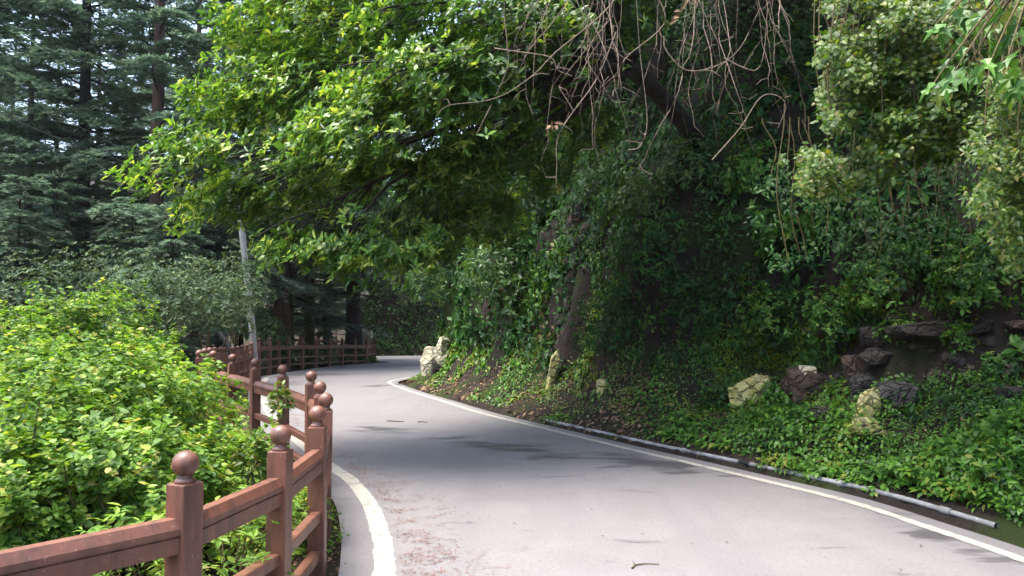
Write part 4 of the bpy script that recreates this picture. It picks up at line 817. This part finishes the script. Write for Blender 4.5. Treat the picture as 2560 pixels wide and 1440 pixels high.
# lobed-leaf branch top right
R = rng(91); base = P(2640, -140, 4.4); root = thing('lobed_leaf_branch', 'drooping branch with large jagged leaves in the top right corner', 'branch', base); lv = Leaves(); g = Geo()
for i, (px_, py_) in enumerate(((2340, 60), (2400, 110), (2440, 30), (2480, 80), (2520, 140), (2470, 170), (2380, 190), (2360, 150), (2545, 60), (2500, 20), (2420, 170), (2330, 215), (2550, 190), (2460, -20), (2390, 10), (2530, 215))):
    q = P(px_, py_, 4.4 + R.uniform(-.3, .4)); s = np.linspace(0, 1, 8)[:, None]; mid = (base + q) / 2 + UP * .12; g.tube((1 - s) ** 2 * base + 2 * s * (1 - s) * mid + s * s * q, np.linspace(.012, .004, 8), 5)
    m = 3; lv.add(q + R.normal(0, .03, (m, 3)), np.column_stack([R.uniform(-.9, .3, m), R.uniform(-.5, .3, m), R.uniform(-1, -.3, m)]), np.column_stack([R.normal(-.3, .4, m), R.normal(-.6, .3, m), R.uniform(.3, 1, m)]), R.uniform(.13, .21, m), R.uniform(.07, .1, m), R.uniform(.2, .9, m))
ob('stems', g.mesh('stems', base), M_STEM, root); put_leaves(root, lv, 'lobed', L_COVER, 60, cell=3)

# dead hanging vines
def vines(label, x0, x1, n, depth, ylo, yhi, seed, extra=()):
    R = rng(seed); base = P((x0 + x1) / 2, -120, depth); root = thing('dead_vine_tangle', label, 'vine', base)
    paths = []
    for i in range(n):
        x = R.uniform(x0, x1); y = -60.0; dp = depth + R.uniform(-.5, .5); end = R.uniform(ylo, yhi) * (1 - .35 * abs((x - (x0 + x1) / 2) / (x1 - x0) * 2) ** 2); pts = [(x, y)]; vx = R.normal(0, .18); kink = 0
        while y < end:
            st = R.uniform(14, 34); kink = R.normal(0, .22) if R.uniform() < .5 else kink * .5; x += (vx + kink) * st; y += st
            if R.uniform() < .12: vx = R.normal(0, .38)
            pts.append((x, y))
        paths.append((np.array([P(a, b, dp + .12 * math.sin(j * .4 + i)) for j, (a, b) in enumerate(pts)]), R.choice([.0022, .0028, .0036, .005])))
    for e in extra: paths.append((np.array([P(a, b, depth - .15) for a, b in catmull(e, 5)]), .0058))
    for c, r in paths:
        g = Geo(); g.tube(c, np.linspace(r, r * .4, len(c)), 6)
        for _ in range(R.integers(1, 5)):
            j = R.integers(1, len(c)); e = c[j] + np.array([R.choice([-1, 1]) * R.uniform(.03, .16), R.normal(0, .03), R.uniform(-.12, .06)]); md = (c[j] + e) / 2 + R.normal(0, .015, 3); g.tube(np.array([c[j], md, e]), [r * .6, r * .5, r * .4], 5)
        ob('vine', g.mesh('vine', base), M_VINE, root)
vines('tangle of bare brown vines hanging left of the dark hollow', 1330, 1560, 28, 6.5, 150, 420, 901, extra=[[(1560, -30), (1500, 40), (1390, 130), (1330, 190), (1240, 245), (1125, 262)], [(1236, 121), (1300, 130), (1375, 143), (1395, 175), (1430, 190)], [(1400, -30), (1270, -10), (1268, 110), (1265, 180), (1192, 335)], [(1540, 80), (1490, 200), (1400, 330), (1392, 420), (1390, 470)]])
vines('tangle of bare brown vines hanging right of the dark hollow', 1640, 1960, 27, 6.9, 160, 430, 902, extra=[[(1660, 90), (1665, 125), (1715, 175), (1790, 165), (1850, 120), (1900, 20)], [(1810, 145), (1850, 165), (1890, 175), (1910, 130), (1920, 0)], [(1780, 400), (1850, 320), (1900, 245), (1940, 238), (1965, 265), (1945, 320)], [(1640, -20), (1660, 60), (1560, 150), (1545, 220)], [(1570, 375), (1600, 365), (1618, 300), (1600, 130), (1590, -20)]])
# withered white leaves up in the tangle
R = rng(93)
for i, (px_, py_, lab) in enumerate(((1690, 40, 'cluster of withered whitish leaves in the vine tangle'), (1720, 4, 'whitish leaves at the top edge above the vine tangle'), (1376, 313, 'small withered cream leaf cluster on a hanging vine'))):
    q = P(px_, py_, 6.75); root = thing('withered_leaves', lab, 'leaves', q); lv = Leaves(); m = 6
    lv.add(q + R.normal(0, .03, (m, 3)), np.column_stack([R.normal(0, 1, m), R.normal(0, .5, m), R.normal(-.6, .5, m)]), np.column_stack([R.normal(0, .3, m), np.full(m, -1.), R.normal(.4, .3, m)]), R.uniform(.06, .11, m), R.uniform(.03, .05, m), R.uniform(.5, 1, m)); put_leaves(root, lv, 'leaf', L_PALE if 'L_PALE' in globals() else L_DEAD, 6, cell=2)

# trees added on the banks, mostly out of view, so their crowns shade the slopes
for i, (lab, x, y, r, h) in enumerate((('added shade tree leaning out above the vine tangles', 4.8, 10.4, 2.6, 4.4), ('added shade tree leaning over the bank corner', 3.0, 14.8, 2.8, 5.4), ('added shade tree further along the ridge', 1.6, 19.5, 3.2, 6.5), ('added shade tree behind the overhanging tree', 7.0, 13.5, 2.8, 4.6), ('added shade tree far along the ridge', 4.5, 25, 3.6, 7.0), ('added shade tree leaning over the road past the bend', -3.2, 46.5, 3.4, 5.5), ('added shade tree on the far bank right of the bend', 1.5, 47, 3.2, 5.5), ('added shade tree on the far bank behind the second railing', -8.5, 47.5, 3.4, 5.0))):
    zb = float(hill2_z(x, y)) if y > 44 else float(hill_z(x, y)); R = rng(950 + i); root = thing('shade_tree', lab, 'tree', (x, y, zb - .3), 'shade trees added on top of the banks'); g = Geo(); c = np.array([[x, y, zb - .3], [x - .2, y, zb + h * .4], [x - 1.3, y - .2, zb + h * .8]]); g.tube(c, [.2, .15, .1], 8); ob('trunk', g.mesh('trunk', (x, y, zb - .3)), M_LIMB, root)
    tips, dirs = blob_tips(R, (x - 1.9, y - .3, zb + h * .85), (r, r, r * .65), 2500 if y < 16 else 1700, seed=i, inner=.3, lump=.5); lv = Leaves(); whorls(lv, R, tips, dirs, 6, .16, .42, uni(0, .6, .05, R)); ob('crown', leaf_mesh('crown', lv.arrays(), 'needle', None, (x, y, zb - .3)), L_CANOPY[0], root); stems(root, (x - .4, y, zb + h * .5), tips, M_LIMB, .018, 8, i, 'limbs')

# verge: grass and leaves between the line and the railing, needles on the road
R = rng(600); lv = Leaves(); dl = Leaves(); u = R.uniform(0, 1, 9000); y = 4.2 + 14 * u ** 1.6
lx = np.interp(y, LE[:96, 1], LE[:96, 0]); off_ = R.uniform(.0, .75, len(y)) + .12 * fbm(y * 2, y * 0, 0, 9); x = lx - off_; ok = fbm(x * 3, y * 3, 0, 12, 3) > -.15; x, y = x[ok], y[ok]; m = len(x)
lv.add(np.column_stack([x, y, ground_z(x, y) + R.uniform(.0, .07, m)]), np.column_stack([R.normal(0, .6, m), R.normal(0, .6, m), R.uniform(.0, .9, m)]), UP + R.normal(0, .35, (m, 3)), R.uniform(.02, .05, m), R.uniform(.012, .028, m), R.uniform(0, .9, m))
tag(ob('verge_plants', leaf_mesh('verge_plants', lv.arrays(), 'simple'), L_BUSH[0]), 'small weeds and moss along the verge under the railing', 'plants', None, 'stuff')
y = 4.0 + 6 * R.uniform(0, 1, 2600); lx = np.interp(y, LE[:96, 1], LE[:96, 0]); x = lx - R.uniform(-.05, .9, len(y)); m = len(x)
dl.add(np.column_stack([x, y, ground_z(x, y) + .012]), np.column_stack([R.normal(0, 1, m), R.normal(0, 1, m), R.uniform(-.1, .2, m)]), UP + R.normal(0, .25, (m, 3)), R.uniform(.02, .06, m), R.uniform(.012, .03, m), R.uniform(0, 1, m))
tag(ob('verge_litter', leaf_mesh('verge_litter', dl.arrays(), 'simple'), L_DEAD[0]), 'dry brown leaf litter around the railing posts', 'leaf litter', None, 'stuff')
nl = Leaves(); m = 4200; y = 4.2 + 9 * R.uniform(0, 1, m) ** 1.3; lx = np.interp(y, LL[:96, 1], LL[:96, 0]); x = lx + .12 + np.abs(R.normal(0, .30, m)) + .5 * np.clip(fbm(y * .8, y * 0, 0, 5), 0, 1); keep = fbm(x * 4, y * 9, 0, 14, 3) > .02; x, y = x[keep], y[keep]; m = len(x)
nl.add(np.column_stack([x, y, np.full(m, .007)]), np.column_stack([R.normal(0, 1, m), R.normal(0, .7, m), R.uniform(0, .12, m)]), np.tile(UP, (m, 1)), R.uniform(.03, .085, m), R.uniform(.003, .007, m), R.uniform(0, 1, m))
tag(ob('needle_litter', leaf_mesh('needle_litter', nl.arrays(), 'needle'), L_NEED[0]), 'reddish fallen conifer needles scattered inside the left road line', 'needles', None, 'stuff')
fl = Leaves(); m = 170; y = 4.5 + 18 * R.uniform(0, 1, m) ** 1.2; a_ = np.interp(y, LL[:90, 1], LL[:90, 0]); b_ = np.interp(y, RL[:90, 1], RL[:90, 0]); x = a_ + (b_ - a_) * R.beta(2.2, .8, m)
fl.add(np.column_stack([x, y, np.full(m, .012)]), np.column_stack([R.normal(0, 1, m), R.normal(0, 1, m), np.zeros(m)]), UP + R.normal(0, .15, (m, 3)), R.uniform(.02, .045, m), R.uniform(.008, .02, m), R.uniform(0, 1, m))
tag(ob('fallen_leaves', leaf_mesh('fallen_leaves', fl.arrays(), 'simple'), L_DEAD[0]), 'tiny fallen leaves sprinkled over the road', 'leaves', None, 'stuff')

if HAZE > 0:
    bm = bmesh.new(); bmesh.ops.create_cube(bm, size=1)
    for v in bm.verts: v.co = Vector((v.co.x * 1400, v.co.y * 1400 + 150, 70 * v.co.z + 25))
    hz = ob('haze', from_bm('haze', bm)); m, t, b, out = nm('air'); t.nodes.remove(b); pv = N(t, 'ShaderNodeVolumePrincipled'); pv.inputs['Color'].default_value = (.86, .93, .97, 1); pv.inputs['Density'].default_value = HAZE; pv.inputs['Anisotropy'].default_value = .2
    t.links.new(pv.outputs[0], out.inputs['Volume']); hz.data.materials.append(m); tag(hz, 'thin bluish mist hanging between the cedars', 'haze', None, 'stuff')
tt = sum(sum(len(p.vertices) - 2 for p in m.polygons) if len(m.polygons) < 3000 else len(m.loops) - 2 * len(m.polygons) for m in bpy.data.meshes)
print('POLYS', tt, 'OBJ', len(bpy.data.objects))
